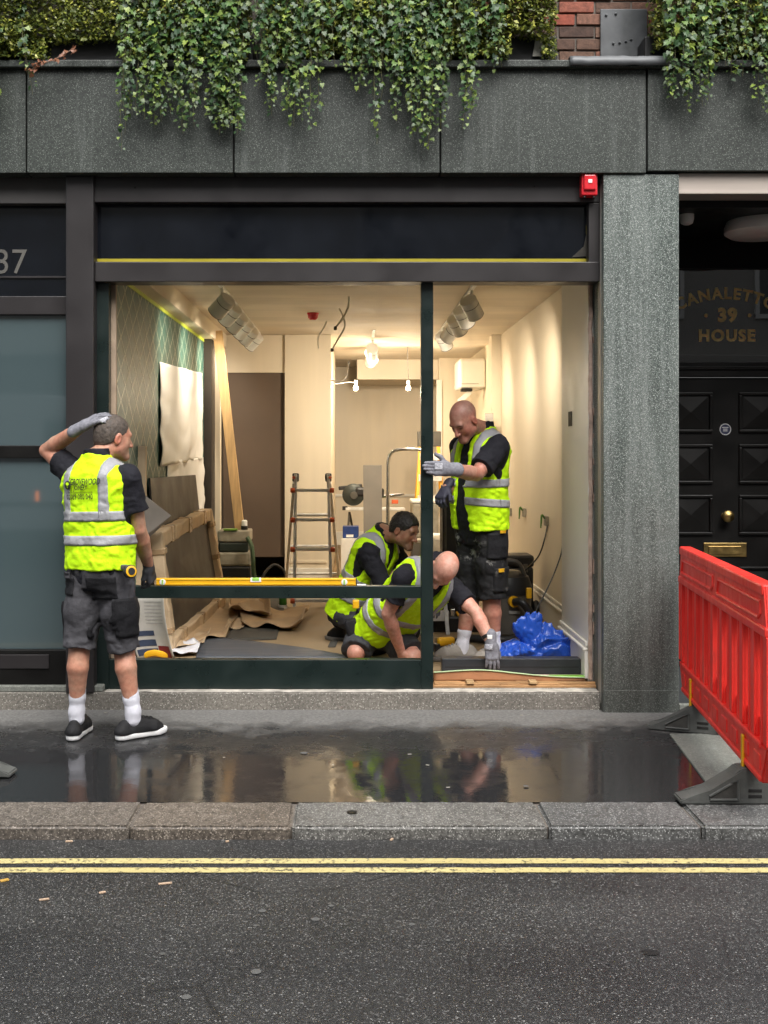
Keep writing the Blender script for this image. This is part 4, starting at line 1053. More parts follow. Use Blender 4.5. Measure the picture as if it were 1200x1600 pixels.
# ------------------------------------------------------------------ people
TORSO = [(-.11, .12, .10, 0), (0, .165, .118, -.005), (.12, .155, .112, 0), (.22, .152, .11, .005), (.38, .175, .122, .005), (.47, .180, .112, 0), (.52, .165, .097, -.005), (.56, .112, .078, -.01), (.60, .064, .062, -.012), (.66, .058, .060, -.01)]
def sc_prof(pr, sl=1, sf_=1, su=1, al=0, af=0, belly=0):
    out = []
    for r in pr:
        u = r[0]; b = belly*math.exp(-((u-.14)/.13)**2)
        out.append((u*su, r[1]*sl+al, r[2]*sf_+af+b*.5, (r[3] if len(r) > 3 else 0)+b*.5))
    return out
VEST = [(0, .206, .156, 0), (.2, .204, .152, .004), (.38, .212, .150, .005), (.47, .222, .154, -.002), (.525, .206, .142, -.006), (.57, .146, .112, -.01), (.612, .092, .092, -.012), (.635, .080, .082, -.012)]
def person(name, label, base, hip, up, front, su, ms, tee, shorts, sleeves, hf, hs, tone, scalp, beard, armL, armR, legL, legR, belly=0, vest_hem=0., vfolds=.005, voxel=.0055, tee_mat=None, bare=None, neckpt=None, open_front=False, vest_prof=None, hem_round=0, arm_m=1.0, leg_m=1.0, back=(0, 0, 0), seed=0):
    t = thing(name, label, 'person', base)
    vf = Fr(hip, front, up); w_ = vf.w
    shL, shR = armL[0], armR[0]
    # --- body: one continuous skin surface
    B = Field(); B.loft(vf, sc_prof(TORSO, ms, ms, su, belly=belly), .03)
    B.cap(w_(0, -.012, .60*su), hf.w(0, -.025, -.045), .062, .056, .03); B.cap(hf.w(0, -.02, -.05), hf.w(0, 0, -.02), .056, .05, .03)
    limb_arm(B, *armL, arm_m); limb_arm(B, *armR, arm_m)
    for q in (shL, shR): B.cap(w_(0, 0, .47*su), q, .06, .058, .05)
    limb_leg(B, *legL, leg_m, back); limb_leg(B, *legR, leg_m, back)
    head(B, hf, hs)
    if bare is not None: B.ops += bare.ops
    V, Q = B.mesh(voxel); V = relax(V, Q, 1, .35)
    body = np_mesh('body', V, Q, mSkin, t, skin_col(V, hf, tone, scalp, beard, hs))
    # --- T-shirt or jumper
    T = Field(); T.loft(vf, sc_prof([r for r in TORSO if -.12 < r[0] < .67], ms, ms, su, .014, .014, belly), .03)
    for arm, fr_ in ((armL, sleeves[0]), (armR, sleeves[1])):
        a, b_ = arm_pts(*arm); sh, el = Vector(arm[0]), Vector(arm[1]); d = (el-sh).normalized()
        if fr_ <= 1:
            h = sh.lerp(el, fr_); T.capcut([w_(0, 0, .47*su).lerp(sh, .5), sh, h, h+d*.05], [.07, .073*arm_m, .070*arm_m, .072*arm_m], h, d, .035)
        else:
            wr = Vector(arm[2]); T.cap(w_(0, 0, .47*su).lerp(sh, .5), sh, .07, .07, .03)
            T.chain([sh, sh.lerp(el, .5), el, el.lerp(wr, .4), wr], [.072, .064, .056, .052, .040], .025)
    T.cap(hf.w(0, -.02, -.02), w_(0, .012, .645*su), .060, .064, .008, mode='-')
    T.disp(folds(.006, (9, 9, 12), 3+seed, .003)); T.disp(lambda p: -.0055+0*p[..., 0])
    V, Q = T.mesh(.0065); tee_o = np_mesh('t_shirt' if max(sleeves) <= 1 else 'jumper', relax(V, Q, 1, .3), Q, tee, t)
    # --- vest
    W = Field(); vp = sc_prof(vest_prof or VEST, ms, ms, su, 0, 0, belly)
    vp = [(r[0] if i else vest_hem, *r[1:]) for i, r in enumerate(vp)]
    W.loft(vf, vp, .02, 2.4)
    for q, arm in ((1, armL), (-1, armR)):
        W.cap(w_(.252*ms*q, .0, .29*su), w_(.245*ms*q, .012, .455*su), .072, .078, .012, mode='-')
        d = (Vector(arm[1])-Vector(arm[0])).normalized(); a0 = Vector(arm[0])
        if d.dot(Vector(tuple(vf.R[2]))) > -.2 or True: W.cap(a0+d*.06+Vector(tuple(vf.R[0]))*(.045*q), a0+d*.2+Vector(tuple(vf.R[0]))*(.02*q), .072, .075, .012, mode='-')
    W.cap(hf.w(0, -.02, -.02), w_(0, .03, .625*su), .066, .070, .01, mode='-')
    W.cap(w_(0, .05, .62*su), w_(0, .15, .44*su), .075, .02, .01, mode='-')
    if open_front:
        W.add(lambda p: np.maximum(np.abs(vf.to(p)[..., 0]-.0)-(.045+.03*np.clip((.2-vf.to(p)[..., 2])/.2, 0, 1)), .04-vf.to(p)[..., 1]).astype(np.float32), A(hip)-.9, A(hip)+.9, .006, '-')
    if hem_round:
        W.add(lambda p: (hem_round*np.abs(vf.to(p)[..., 0])**2*6+vest_hem-vf.to(p)[..., 2]+0*p[..., 0]).astype(np.float32)*-1, A(hip)-.9, A(hip)+.9, .006, '-')
    W.disp(folds(vfolds, (7, 7, 11), 1+seed, .004)); W.disp(folds(.0022, (26, 26, 34), 9+seed))
    V, Q = W.mesh(.0065); vest_o = np_mesh('hi_vis_vest', relax(V, Q, 1, .25), Q, mHiVis, t)
    # --- shorts
    S = Field(); hem = shorts['hem']
    S.loft(vf if shorts.get('own') is None else shorts['own'], [(-.10, .165*ms, .128*ms, 0), (0, .188*ms, .142*ms, 0), (.11*su, .180*ms, .138*ms, 0)], .04)
    for leg, hm in ((legL, hem[0]), (legR, hem[1])):
        hp, kn = Vector(leg[0]), Vector(leg[1]); d = (kn-hp).normalized(); h = hp.lerp(kn, hm)
        if hm <= 1: S.capcut([hp, hp.lerp(h, .5), h, h+d*.06], [.112*leg_m, .106*leg_m, shorts.get('r', .088)*leg_m, shorts.get('r', .088)*leg_m], h, d, .035, .03)
        else:
            an = Vector(leg[2]); S.chain([hp, hp.lerp(kn, .5), kn, kn.lerp(an, .5), an], [.112, .1, .082, .075, .06], .03)
    S.disp(folds(.007, (9, 9, 8), 7+seed, .004)); S.disp(folds(.0018, (30, 30, 26), 2+seed))
    V, Q = S.mesh(.0065); sh_o = np_mesh('work_shorts', relax(V, Q, 1, .3), Q, shorts['mat'], t)
    return dict(t=t, vf=vf, body=body, B=B, T=T, W=W, S=S, vest=vest_o, tee=tee_o, shorts=sh_o, w=w_)
def glove(par, Fd, name='glove', mat=None, voxel=.003):
    V, Q = Fd.mesh(voxel); return np_mesh(name, relax(V, Q, 2, .4), Q, mat or mGlove, par)
V3 = Vector
TONE = (.50, .285, .205)

# ===== person standing on the pavement, seen from behind
hip = P(157, 890, 6.14); vf0 = Fr(hip, (.40, .92, 0), (-.02, .03, 1))
aL = (vf0.w(.172, .02, .525), P(73, 704, 6.37), P(128, 667, 6.17)); aR = (vf0.w(-.178, .01, .50), P(217, 828, 6.16), P(232, 884, 6.34))
kL, kR = P(124, 1014, 6.10), P(194, 1016, 6.13); nL, nR = P(120, 1110, 6.12), P(208, 1112, 6.10)
hf = Fr(P(177, 684, 6.21), (.76, .62, -.16), (.08, .03, 1))
p1 = person('person', 'person in hi-vis vest on the pavement, one gloved hand on head, seen from behind', (hip.x, 6.1, PZ), hip, (-.02, .03, 1), (.40, .92, 0), 1.0, 1.0, mTee,
    dict(mat=mShortG, hem=(1.0, 1.0), r=.088), (.55, .62), hf, 1.0, (.47, .27, .19), None, .25, aL, aR,
    (vf0.w(.088, 0, -.03), kL, nL), (vf0.w(-.088, 0, -.03), kR, nR), back=(0, -1, 0), leg_m=.98, vest_hem=.0)
vest_tapes(p1['W'], p1['vf'], p1['vest'], [(.295, 0), (.165, 0)], [(.118, math.radians(192), math.radians(60)), (-.118, math.radians(192), math.radians(60))], .30)
lo = p1['vf']
print_on(p1['W'], lo, 'GROVEWOOD', .047, -.022, .480, p1['vest'], mPrint, -1, .0011, 1.0, .60, shear=.12)
print_on(p1['W'], lo, 'JOINERY', .036, .004, .449, p1['vest'], mPrint, -1, .001, 1.0, .64, shear=.12)
print_on(p1['W'], lo, 'www.grovewoodjoinery.co.uk', .019, .018, .424, p1['vest'], mPrint, -1, 0, 1.0, .78)
print_on(p1['W'], lo, '02089 080 040', .040, .018, .400, p1['vest'], mPrint, -1, .0009, 1.04, .70)
# round tree emblem beside the lettering
def emblem(field0, fr, l0, u0, R, par):
    field = Field(); field.ops = field0.ops
    a = np.linspace(0, 2*math.pi, 32); rr = np.linspace(.02, 1, 4)
    pts = np.array([[tuple(fr.w(l0+R*r*math.cos(x), -.5, u0+R*r*math.sin(x))) for r in rr] for x in a]); dr = np.tile(A(fr.w(0, 1, 0)-V3(fr.o)), (32, 4, 1))
    e = patch('vest_emblem', mPrint, par, field, pts, dr, .0105, .003, .6, .03)
    tree = []
    for k in range(9):
        x = -.55+1.1*k/8; tree.append((x, .15+.55*math.sqrt(max(0, 1-(x/.62)**2))))
    poly = [(-.10, -.75), (-.07, -.1), (-.55, .05)]+tree+[(.55, .05), (.07, -.1), (.10, -.75)]
    v = np.array([tuple(fr.w(l0-R*x*.92, -.5, u0+R*y*.92)) for x, y in poly]); q = cast(field, v, np.tile(A(fr.w(0, 1, 0)-V3(fr.o)), (len(v), 1)), .0125)
    if e is not None and not np.isnan(q).any() and np.ptp(q[:, 1]) < .04: from_data('emblem_tree', q, [tuple(range(len(q)))], mHiVis, e)
emblem(p1['W'], lo, .092, .466, .024, p1['vest'])
# hair: close-cropped cap over the skull
def hair(p, hf, mat, s=1.0, front=.075, low=-.03, nape=-.055, th=.006, amp=.0015):
    H = Field(); H.ell(hf, (0, -.012*s, .038*s), ((.076+th*.8)*s, (.098+th)*s, (.088+th)*s), .02); H.ell(hf, (0, -.045*s, -.01*s), ((.066+th*.5)*s, (.062+th)*s, (.075)*s), .03)
    n1 = V3((0, front, .06))
    H.plane(hf.w(0, front*s, .075*s), V3(tuple(np.array([0, .86, -.5], dtype=np.float32) @ hf.R)), .01)
    H.plane(hf.w(0, .0, low*s), V3(tuple(np.array([0, .42, -.9], dtype=np.float32) @ hf.R)), .008)
    H.plane(hf.w(0, 0, nape*s), V3(tuple(np.array([0, 0, -1], dtype=np.float32) @ hf.R)), .01)
    H.disp(lambda q: (amp*vnoise(q, 160)+amp*vnoise(q, 70)).astype(np.float32))
    V, Q = H.mesh(.0035); return np_mesh('hair', V, Q, mat, p['t'])
hair(p1, hf, mHairGrey, front=.072, low=-.012, nape=-.06, th=.004)
gl = hand_field(aL[2], V3((.86, -.18, .42)), V3((-.42, -.55, .70)), -1, (12, 14, 10), (.5, .2), 1.02, 1.12, .05)
g1 = glove(p1['t'], gl)
gq = cast(gl, [P(143+2*i, 652+3*j, 5.9) for i in range(6) for j in range(4)], [(0, 1, 0)]*24, .002)
def glove_print(par, F_, ctr, ux, uy, dv, wv, hv):
    pts = np.array([[tuple(ctr+ux*(a-.5)*wv+uy*(b-.5)*hv) for b in np.linspace(0, 1, 7)] for a in np.linspace(0, 1, 9)])
    patch('glove_print', mPrintW, par, F_, pts, np.tile(A(dv), (9, 7, 1)), .0015, .002, .5)
glove_print(g1, gl, P(148, 655, 5.9), V3((.86, 0, .42)).normalized(), V3((-.42, 0, .86)), (0, 1, 0), .045, .035)
gl = hand_field(aR[2], V3((.10, .38, -.92)), V3((.92, -.35, .05)), 1, (32, 35, 20), (.5, .6), 1.02, 1.12)
g2 = glove(p1['t'], gl, mat=mGloveD)
# shorts details
S1 = p1['S']; def_d = A(lo.w(0, 1, 0)-V3(lo.o))
def back_patch(p, name, mat, l0, l1, u0, u1, off=.006, th=.01, side=-1, nu=14, nv=12, taper=0):
    fr = p['vf']; d = A(fr.w(0, -side, 0)-V3(fr.o))
    pts = np.array([[tuple(fr.w(l0+(l1-l0)*a+(taper*(b-.5)*(1 if a < .5 else -1)), side*.5, u0+(u1-u0)*b)) for b in np.linspace(0, 1, nv)] for a in np.linspace(0, 1, nu)])
    return patch(name, mat, p['shorts'], p['S'], pts, np.tile(d, (nu, nv, 1)), off, th)
def side_patch(p, name, mat, f0, f1, u0, u1, side, off=.012, th=.016, l_out=.5, lmid=0):
    fr = p['vf']; d = A(fr.w(-side, 0, 0)-V3(fr.o))
    pts = np.array([[tuple(fr.w(side*l_out, f0+(f1-f0)*a, u0+(u1-u0)*b)) for b in np.linspace(0, 1, 12)] for a in np.linspace(0, 1, 12)])
    return patch(name, mat, p['shorts'], p['S'], pts, np.tile(d, (12, 12, 1)), off, th)
back_patch(p1, 'holster_pocket', mPocket, .185, .085, -.13, -.035); back_patch(p1, 'holster_pocket', mPocket, -.005, -.16, -.15, -.03)
back_patch(p1, 'pocket_flap', mShortG, .175, .11, -.04, -.005, .012, .012)
side_patch(p1, 'cargo_pocket', mPocket, -.09, .07, -.37, -.17, 1); side_patch(p1, 'cargo_pocket', mPocket, -.10, .07, -.36, -.15, -1)
back_patch(p1, 'leg_panel', mPocket, -.135, -.185, -.36, -.15, .008, .01)
sock(p1['t'], nL, kL, .125, mSock); sock(p1['t'], nR, kR, .125, mSock)
bl = (mShoeB, mSole, M('black_laces', (.02, .02, .02), .7))
shoe(p1['t'], (nL.x, nL.y-.0), (.05, 1), PZ+.006, .285, bl, .046, 1.15); shoe(p1['t'], (nR.x, nR.y), (.76, .62), PZ+.006, .285, bl, .046, 1.15)
# tape measure clipped at the belt
c = P(203, 893, 5.96)
tm = thing('tape_measure', 'black and yellow tape measure clipped to the belt of the pavement worker', 'tape measure', c)
lathe('casing', mBlackPl, tm, [(.030, -.018), (.036, -.012), (.036, .012), (.030, .018)], c, (.55, -.8, .15), 22)
lathe('yellow_disc', mYel, tm, [(.030, 0), (.030, .004), (.024, .006)], c+V3((.55, -.8, .15)).normalized()*.017, (.55, -.8, .15), 22)
lathe('hub_label', mBlackPl, tm, [(.020, 0), (.019, .003)], c+V3((.55, -.8, .15)).normalized()*.0235, (.55, -.8, .15), 18)
box('clip', mGreyPl, tm, (c.x-.05, c.y-.005, c.z+.01), (c.x-.015, c.y+.03, c.z+.035), .005)

# ===== person standing inside, steadying the mullion
hip = P(752, 822, 7.58); up = V3((-.01, -.03, 1)); fr2 = V3((-.84, -.54, 0)); vf0 = Fr(hip, fr2, up)
aL = (vf0.w(.185, .01, .535), P(745, 741, 7.24), P(701, 733, 6.90)); aR = (vf0.w(-.175, .03, .53), P(724, 765, 7.75), P(697, 763, 7.5))
kL, kR = P(768, 938, 7.50), P(735, 938, 7.62); nL, nR = P(772, 1010, 7.52), P(722, 1008, 7.62)
hf = Fr(P(725, 657, 7.38), (-.50, -.46, -.90), (-.45, -.45, .85))
p2 = person('person', 'bald person in hi-vis vest standing inside, steadying the green mullion', (hip.x, 7.55, FZ), hip, up, fr2, 1.07, 1.05, mTee,
    dict(mat=mShortB, hem=(.98, 1.0), r=.095), (.78, .7), hf, 1.04, (.44, .235, .175), ((.27, .17, .14), .55), .35, aL, aR,
    (vf0.w(.09, 0, -.03), kL, nL), (vf0.w(-.09, 0, -.03), kR, nR), belly=.045, open_front=True, arm_m=1.08, leg_m=1.05, vest_hem=-.02, seed=11)
vest_tapes(p2['W'], p2['vf'], p2['vest'], [(.30, .0), (.165, .02)], [(.118, math.radians(170), math.radians(10)), (-.118, math.radians(170), math.radians(10))], .32)
gl = hand_field(aL[2]+V3((0, -.02, 0)), V3((-1, -.33, .06)), V3((-.35, -1, .08)), 1, (0, 4, 6), (1.0, .45), 1.06, 1.24, -.05, per=((-16, 2, 10), (-16, 2, 10), (-16, 2, 10), (-14, 2, 12)))
g = glove(p2['t'], gl)
glove_print(g, gl, P(690, 730, 6.6), V3((1, 0, 0)), V3((0, 0, 1)), (0, 1, 0), .05, .04)
gl = hand_field(aR[2], V3((-.4, -.5, -.6)), V3((-.5, -.5, .5)), -1, (35, 40, 25), (.6, .4), 1.02, 1.1)
glove(p2['t'], gl, mat=M('blue_black_glove', (.028, .028, .045), .6))
wt = tube('wrist_watch', mBlackPl, p2['t'], [aL[2]+V3((.018, .01, 0)), aL[2]+V3((.046, .028, -.002))], .0345, 16)
S2 = p2['S']
for (f0, f1, u0, u1) in ((-.06, .09, -.20, -.03), (-.09, .06, -.42, -.26)):
    q = side_patch(p2, 'cargo_pocket', mPocket if u0 > -.3 else mShortB, f0, f1, u0, u1, 1)
side_patch(p2, 'pocket_badge', mYel, -.02, .025, -.03, -.012, 1, .024, .004); side_patch(p2, 'pocket_badge', mYel, .0, .045, -.285, -.262, 1, .022, .004)
sock(p2['t'], nL, kL, .155, mSock, .044); sock(p2['t'], nR, kR, .155, mSock, .044)
gs = (mShoeG, mSoleG, M('grey_laces', (.3, .28, .25), .8))
shoe(p2['t'], (nL.x, nL.y), (-.75, -.62), FZ, .30, gs, .050, 1.0); shoe(p2['t'], (nR.x, nR.y), (-.97, -.2), FZ, .30, gs, .050, 1.0)

# ===== person kneeling in front, reaching to the threshold
hip = P(592, 985, 7.60); shc = P(670, 903, 7.22); up = (shc-hip).normalized(); fr3 = V3((.14, -.63, -.77)); vf0 = Fr(hip, fr3, up)
su3 = (shc-hip).length/.515
aR = (vf0.w(-.178, .02, .50*su3), P(606, 958, 7.22), P(627, 1020, 7.34)); aL = (vf0.w(.180, .03, .50*su3), P(744, 957, 7.14), P(766, 1003, 7.07))
hf = Fr(P(692, 890, 7.07), (-.30, -.42, -.86), (.34, -.80, .28))
kR, nR = P(556, 1028, 7.47), P(560, 1012, 7.9); kL, nL = P(644, 1030, 7.38), P(630, 1010, 7.85)
kR.z = kL.z = FZ+.075; nR.z = nL.z = FZ+.06
bare = hand_field(aR[2], V3((.42, -.05, -.78)), V3((-.6, -.75, .1)), -1, (25, 30, 15), (.5, .3), 1.0, 1.05, cuff=False)
p3 = person('person', 'bald person kneeling at the threshold, gloved hand lifting the floor covering edge', (hip.x, 7.5, FZ), hip, up, fr3, su3, 1.02, mTee,
    dict(mat=mShortD, hem=(.97, 1.0), r=.098, own=Fr(hip, (.5, -.8, -.2), (.2, -.15, 1))), (.66, .62), hf, 1.02, (.58, .32, .245), ((.50, .29, .23), .4), .55, aL, aR,
    (hip+V3((.09, -.03, -.03)), kL, nL), (hip+V3((-.09, .03, -.03)), kR, nR), arm_m=1.0, leg_m=1.02, bare=bare, vest_hem=-.02, seed=23)
vest_tapes(p3['W'], p3['vf'], p3['vest'], [(.30, 0), (.165, 0)], [(.118, math.radians(190), math.radians(0)), (-.118, math.radians(190), math.radians(0))], .30)
gl = hand_field(aL[2]+V3((.004, 0, -.01)), V3((.07, -.12, -1)), V3((.05, -1, .1)), -1, (8, 14, 12), (.4, .25), 1.02, 1.14, .09)
g = glove(p3['t'], gl)
glove_print(g, gl, P(771, 1022, 6.8), V3((1, 0, 0)), V3((0, 0, 1)), (0, 1, 0), .05, .035)
d_ = (aL[1]-aL[2]).normalized()
wt = tube('wrist_watch', mBlackPl, p3['t'], [aL[2]+d_*.030, aL[2]+d_*.052], .037, 18)
wp_ = aL[2]+d_*.041+V3((.01, -.038, 0)); box('watch_face', mWhitePl, wt, (wp_.x-.016, wp_.y-.004, wp_.z-.013), (wp_.x+.016, wp_.y+.006, wp_.z+.013), .003)
tp = P(556, 943, 7.5)
box('belt_tool', mYel, p3['shorts'], (tp.x-.022, tp.y-.03, tp.z-.03), (tp.x+.022, tp.y+.02, tp.z+.025), .006)
hp_ = P(553, 985, 7.52)
bm = bmesh.new(); bm_box(bm, (-.05, -.035, -.09), (.05, .035, .08), .02, Matrix.Translation(hp_) @ Matrix.Rotation(-.25, 4, 'Y')); from_bm('tool_pouch', bm, mPocket, p3['shorts'], True)
for kn_, an_ in ((kL, nL), (kR, nR)):
    shoe(p3['t'], (an_.x, an_.y+.1), (.05, .6), FZ, .27, (mShoeB, mSoleG, mCable), .047)

# ===== person crouching behind, dark hair
hip = P(545, 950, 8.36); shc = P(592, 853, 8.20); up = (shc-hip).normalized(); fr4 = V3((.75, -.42, -.45)); vf0 = Fr(hip, fr4, up)
su4 = (shc-hip).length/.515
aR = (vf0.w(-.172, .03, .49*su4), P(597, 912, 7.98), P(640, 940, 7.95)); aL = (vf0.w(.172, .03, .49*su4), P(640, 905, 8.25), P(668, 935, 8.05))
hf = Fr(P(632, 829, 8.08), (.70, -.52, -.44), (.30, -.12, .95))
kR, nR = P(600, 1000, 8.15), P(545, 1000, 8.4); kL, nL = P(640, 1000, 8.35), P(590, 1000, 8.6)
kR.z = kL.z = FZ+.08; nR.z = nL.z = FZ+.06
p4 = person('person', 'dark-haired person crouching in hi-vis vest and dark jumper behind the kneeling one', (hip.x, 8.3, FZ), hip, up, fr4, su4, 1.0, mTee,
    dict(mat=mShortD, hem=(2, 2)), (2, 2), hf, 1.02, (.33, .185, .12), None, .55, aL, aR,
    (hip+V3((.05, .08, -.03)), kL, nL), (hip+V3((-.03, -.09, -.03)), kR, nR), vest_hem=-.06, seed=31)
vest_tapes(p4['W'], p4['vf'], p4['vest'], [(.29, 0), (.15, 0)], [(.115, math.radians(190), math.radians(0)), (-.115, math.radians(190), math.radians(0))], .30)
hair(p4, hf, mHairDark, s=1.02, front=.085, low=-.005, nape=-.055, th=.010, amp=.003)
glove(p4['t'], hand_field(aR[2], V3((.7, -.3, -.6)), V3((.3, -.6, .7)), 1, (25, 30, 20), (.5, .3), 1, 1.1)); glove(p4['t'], hand_field(aL[2], V3((.5, -.5, -.7)), V3((.3, -.6, .7)), -1, (25, 30, 20), (.5, .3), 1, 1.1))
for an_ in (nL, nR): shoe(p4['t'], (an_.x, an_.y), (-.8, .3), FZ, .27, (mShoeB, mSoleG, mCable), .047)
# ------------------------------------------------------------------ planting on the ledge
def mk_leaf(name, stops, use_attr, tr=.25, rough=.42):
    m, t, b = NT(name)
    if use_attr:
        a = nn(t, 'ShaderNodeAttribute', attribute_name='col'); c = a.outputs['Color']
    else:
        oi = nn(t, 'ShaderNodeObjectInfo'); c = ramp(t, oi.outputs['Random'], stops)
    n = tnoise(t, pos(t), 90, 3)
    c = mix(t, 1, c, ramp(t, n, [(.3, (.8, .8, .8)), (.7, (1.2, 1.2, 1.2))]), 'MULTIPLY')
    lk(t, c, b.inputs['Base Color']); b.inputs['Roughness'].default_value = rough
    tl = nn(t, 'ShaderNodeBsdfTranslucent'); lk(t, c, tl.inputs[0]); mx = nn(t, 'ShaderNodeMixShader'); mx.inputs[0].default_value = tr
    lk(t, b.outputs[0], mx.inputs[1]); lk(t, tl.outputs[0], mx.inputs[2]); lk(t, mx.outputs[0], t.nodes['Material Output'].inputs[0])
    return m
IVY = [(0, (.022, .066, .020)), (.5, (.052, .125, .030)), (.82, (.12, .22, .040)), (1, (.34, .42, .07))]
mIvyO = mk_leaf('ivy_leaf', IVY, False); mIvyA = mk_leaf('ivy_foliage', IVY, True); mBush = mk_leaf('small_leaf_foliage', IVY, True)
mStem = M('green_brown_stem', (.09, .085, .035), .7, 0, .3, 30, 0); mDry = mk_leaf('dry_brown_leaf', [(0, (.16, .06, .03)), (1, (.30, .13, .07))], False)
LOBE = [(0, 0), (.30, -.12), (.46, .12), (.30, .30), (.34, .62), (.12, .62), (0, 1.05), (-.12, .62), (-.34, .62), (-.30, .30), (-.46, .12), (-.30, -.12)]
LV = np.array([(0, .32, .0)]+[(x, y, .10*abs(x)+.10*(y-.4)**2*-1) for x, y in LOBE]); LF = [(0, i+1, (i+1) % 12+1) for i in range(12)]
leaf_me = bpy.data.meshes.new('leaf'); leaf_me.from_pydata([tuple(x) for x in LV], [], LF); leaf_me.update(); leaf_me.materials.append(mIvyO)
def leaf_mat4(p, nrm, tip, s, roll=0):
    n = Vector(nrm).normalized(); t = Vector(tip); t = (t-n*t.dot(n)).normalized(); x = t.cross(n)
    return Matrix(((x.x*s, t.x*s, n.x*s, p.x), (x.y*s, t.y*s, n.y*s, p.y), (x.z*s, t.z*s, n.z*s, p.z), (0, 0, 0, 1)))
def ivy_plant(label, strands, seed, nobj=200, group='trailing ivy on the ledge'):
    R = random.Random(seed); x0 = sum(s_[0] for s_ in strands)/len(strands)
    t = thing('trailing_ivy', label, 'ivy', (X(x0, 6.62), 6.62, zl+.05), group)
    bm = bmesh.new(); leaves = []
    for (px, py, dens, top) in strands:
        y0 = 6.60+R.uniform(-.05, .03); a = P(px+R.uniform(-14, 14), top, y0); b_ = P(px, py, 6.60+R.uniform(-.03, .03))
        if b_.z > a.z-.05: continue
        n = max(4, int((a.z-b_.z)/.06)); pts = []
        wob = R.uniform(0, 20)
        for i in range(n+1):
            u = i/n; q = a.lerp(b_, u); q.x += .022*mnoise.noise(V3((wob, q.z*6, px*.1))); q.y += .025*mnoise.noise(V3((px*.1, wob, q.z*5)))-.02*math.sin(u*3); pts.append(q)
        pts = smooth_pts(pts, 3); bm_tube(bm, pts, [.0028*(1-.6*i/len(pts)) for i in range(len(pts))], 4, False)
        L = 0
        for i in range(len(pts)-1):
            seg = (pts[i+1]-pts[i]).length; L += seg
            u = i/len(pts)
            while L > .0150/dens:
                L -= .0150/dens
                s = R.uniform(.024, .054)*(1-.42*u**2) if R.random() > .25 else R.uniform(.012, .022)
                ang = R.uniform(0, 6.28); off = V3((math.cos(ang), min(.2, math.sin(ang))-.35, R.uniform(-.3, .3)))*R.uniform(.008, .032)
                p = pts[i]+off; nr = V3((R.gauss(off.x*14, .35), -1, R.gauss(.45, .4))); tip = V3((R.gauss(off.x*25, .5), R.uniform(-.4, 0), -1+R.gauss(0, .35)))
                leaves.append((p.y-.002*s, leaf_mat4(p, nr, tip, s), s, u))
    from_bm('stem', bm, mStem, t)
    leaves.sort(key=lambda a: -a[2]+(a[0]-6.6)*.25)
    for (_, m, s, u) in leaves[:nobj]:
        o = bpy.data.objects.new('leaf', leaf_me); COL.objects.link(o); o.parent = t; o.matrix_parent_inverse = WM[t.name].inverted(); o.matrix_basis = m
    rest = leaves[nobj:]
    if rest:
        V = []; C = []; Fs = []; base = 0
        for (_, m, s, u) in rest:
            mm = np.array(m); V.append(LV @ mm[:3, :3].T+mm[:3, 3])
            k = R.random()**2.2; c = np.array((.020, .060, .017))*(1-k)+np.array((.24, .33, .055))*k
            C.append(np.tile(c, (13, 1))); Fs.append(np.array(LF)+base); base += 13
        o = np_mesh('foliage', np.concatenate(V), np.concatenate(Fs), mIvyA, t, np.concatenate(C)); o['kind'] = 'stuff'
    return t
def strands(cl, seed):
    R = random.Random(seed); out = []
    for (xa, xb, yb_, n, dens) in cl:
        for _ in range(n):
            out.append((R.uniform(xa, xb), yb_-abs(R.gauss(0, 1))*22-R.uniform(0, 12), dens, R.uniform(-90, 20)))
        out.append(((xa+xb)/2, yb_, dens*.9, -20))
    return out
ivy_plant('trailing ivy at the far left end of the ledge above the number', strands([(-40, 18, 195, 7, 1.0), (-120, -40, 190, 9, 1.0), (38, 54, 148, 1, .5)], 1), 1, 120)
ivy_plant('thick trailing ivy curtain left of centre, above the dark sign band', strands([(178, 215, 190, 4, .8), (186, 194, 236, 1, .45), (222, 262, 200, 6, 1.1), (258, 312, 208, 7, 1.1), (322, 362, 212, 6, 1.1), (345, 396, 212, 7, 1.2), (398, 452, 182, 7, .9), (190, 450, 100, 16, .8)], 2), 2, 300)
ivy_plant('trailing ivy right of centre with its longest strand near the alarm box', strands([(455, 520, 204, 6, .9), (520, 572, 130, 4, .8), (583, 592, 226, 1, .6), (600, 640, 186, 4, .9), (640, 702, 228, 7, 1.1), (664, 676, 234, 1, .8), (706, 742, 202, 4, .9), (742, 800, 112, 5, .8), (450, 740, 112, 20, .8), (530, 640, 150, 8, .7)], 3), 3, 300)
ivy_plant('pale green trailing ivy over the entrance at the right of the ledge', strands([(1035, 1112, 176, 11, 1.1), (1112, 1185, 128, 7, .9), (1185, 1240, 186, 6, 1.0), (1240, 1360, 170, 9, 1.0)], 4), 4, 220)
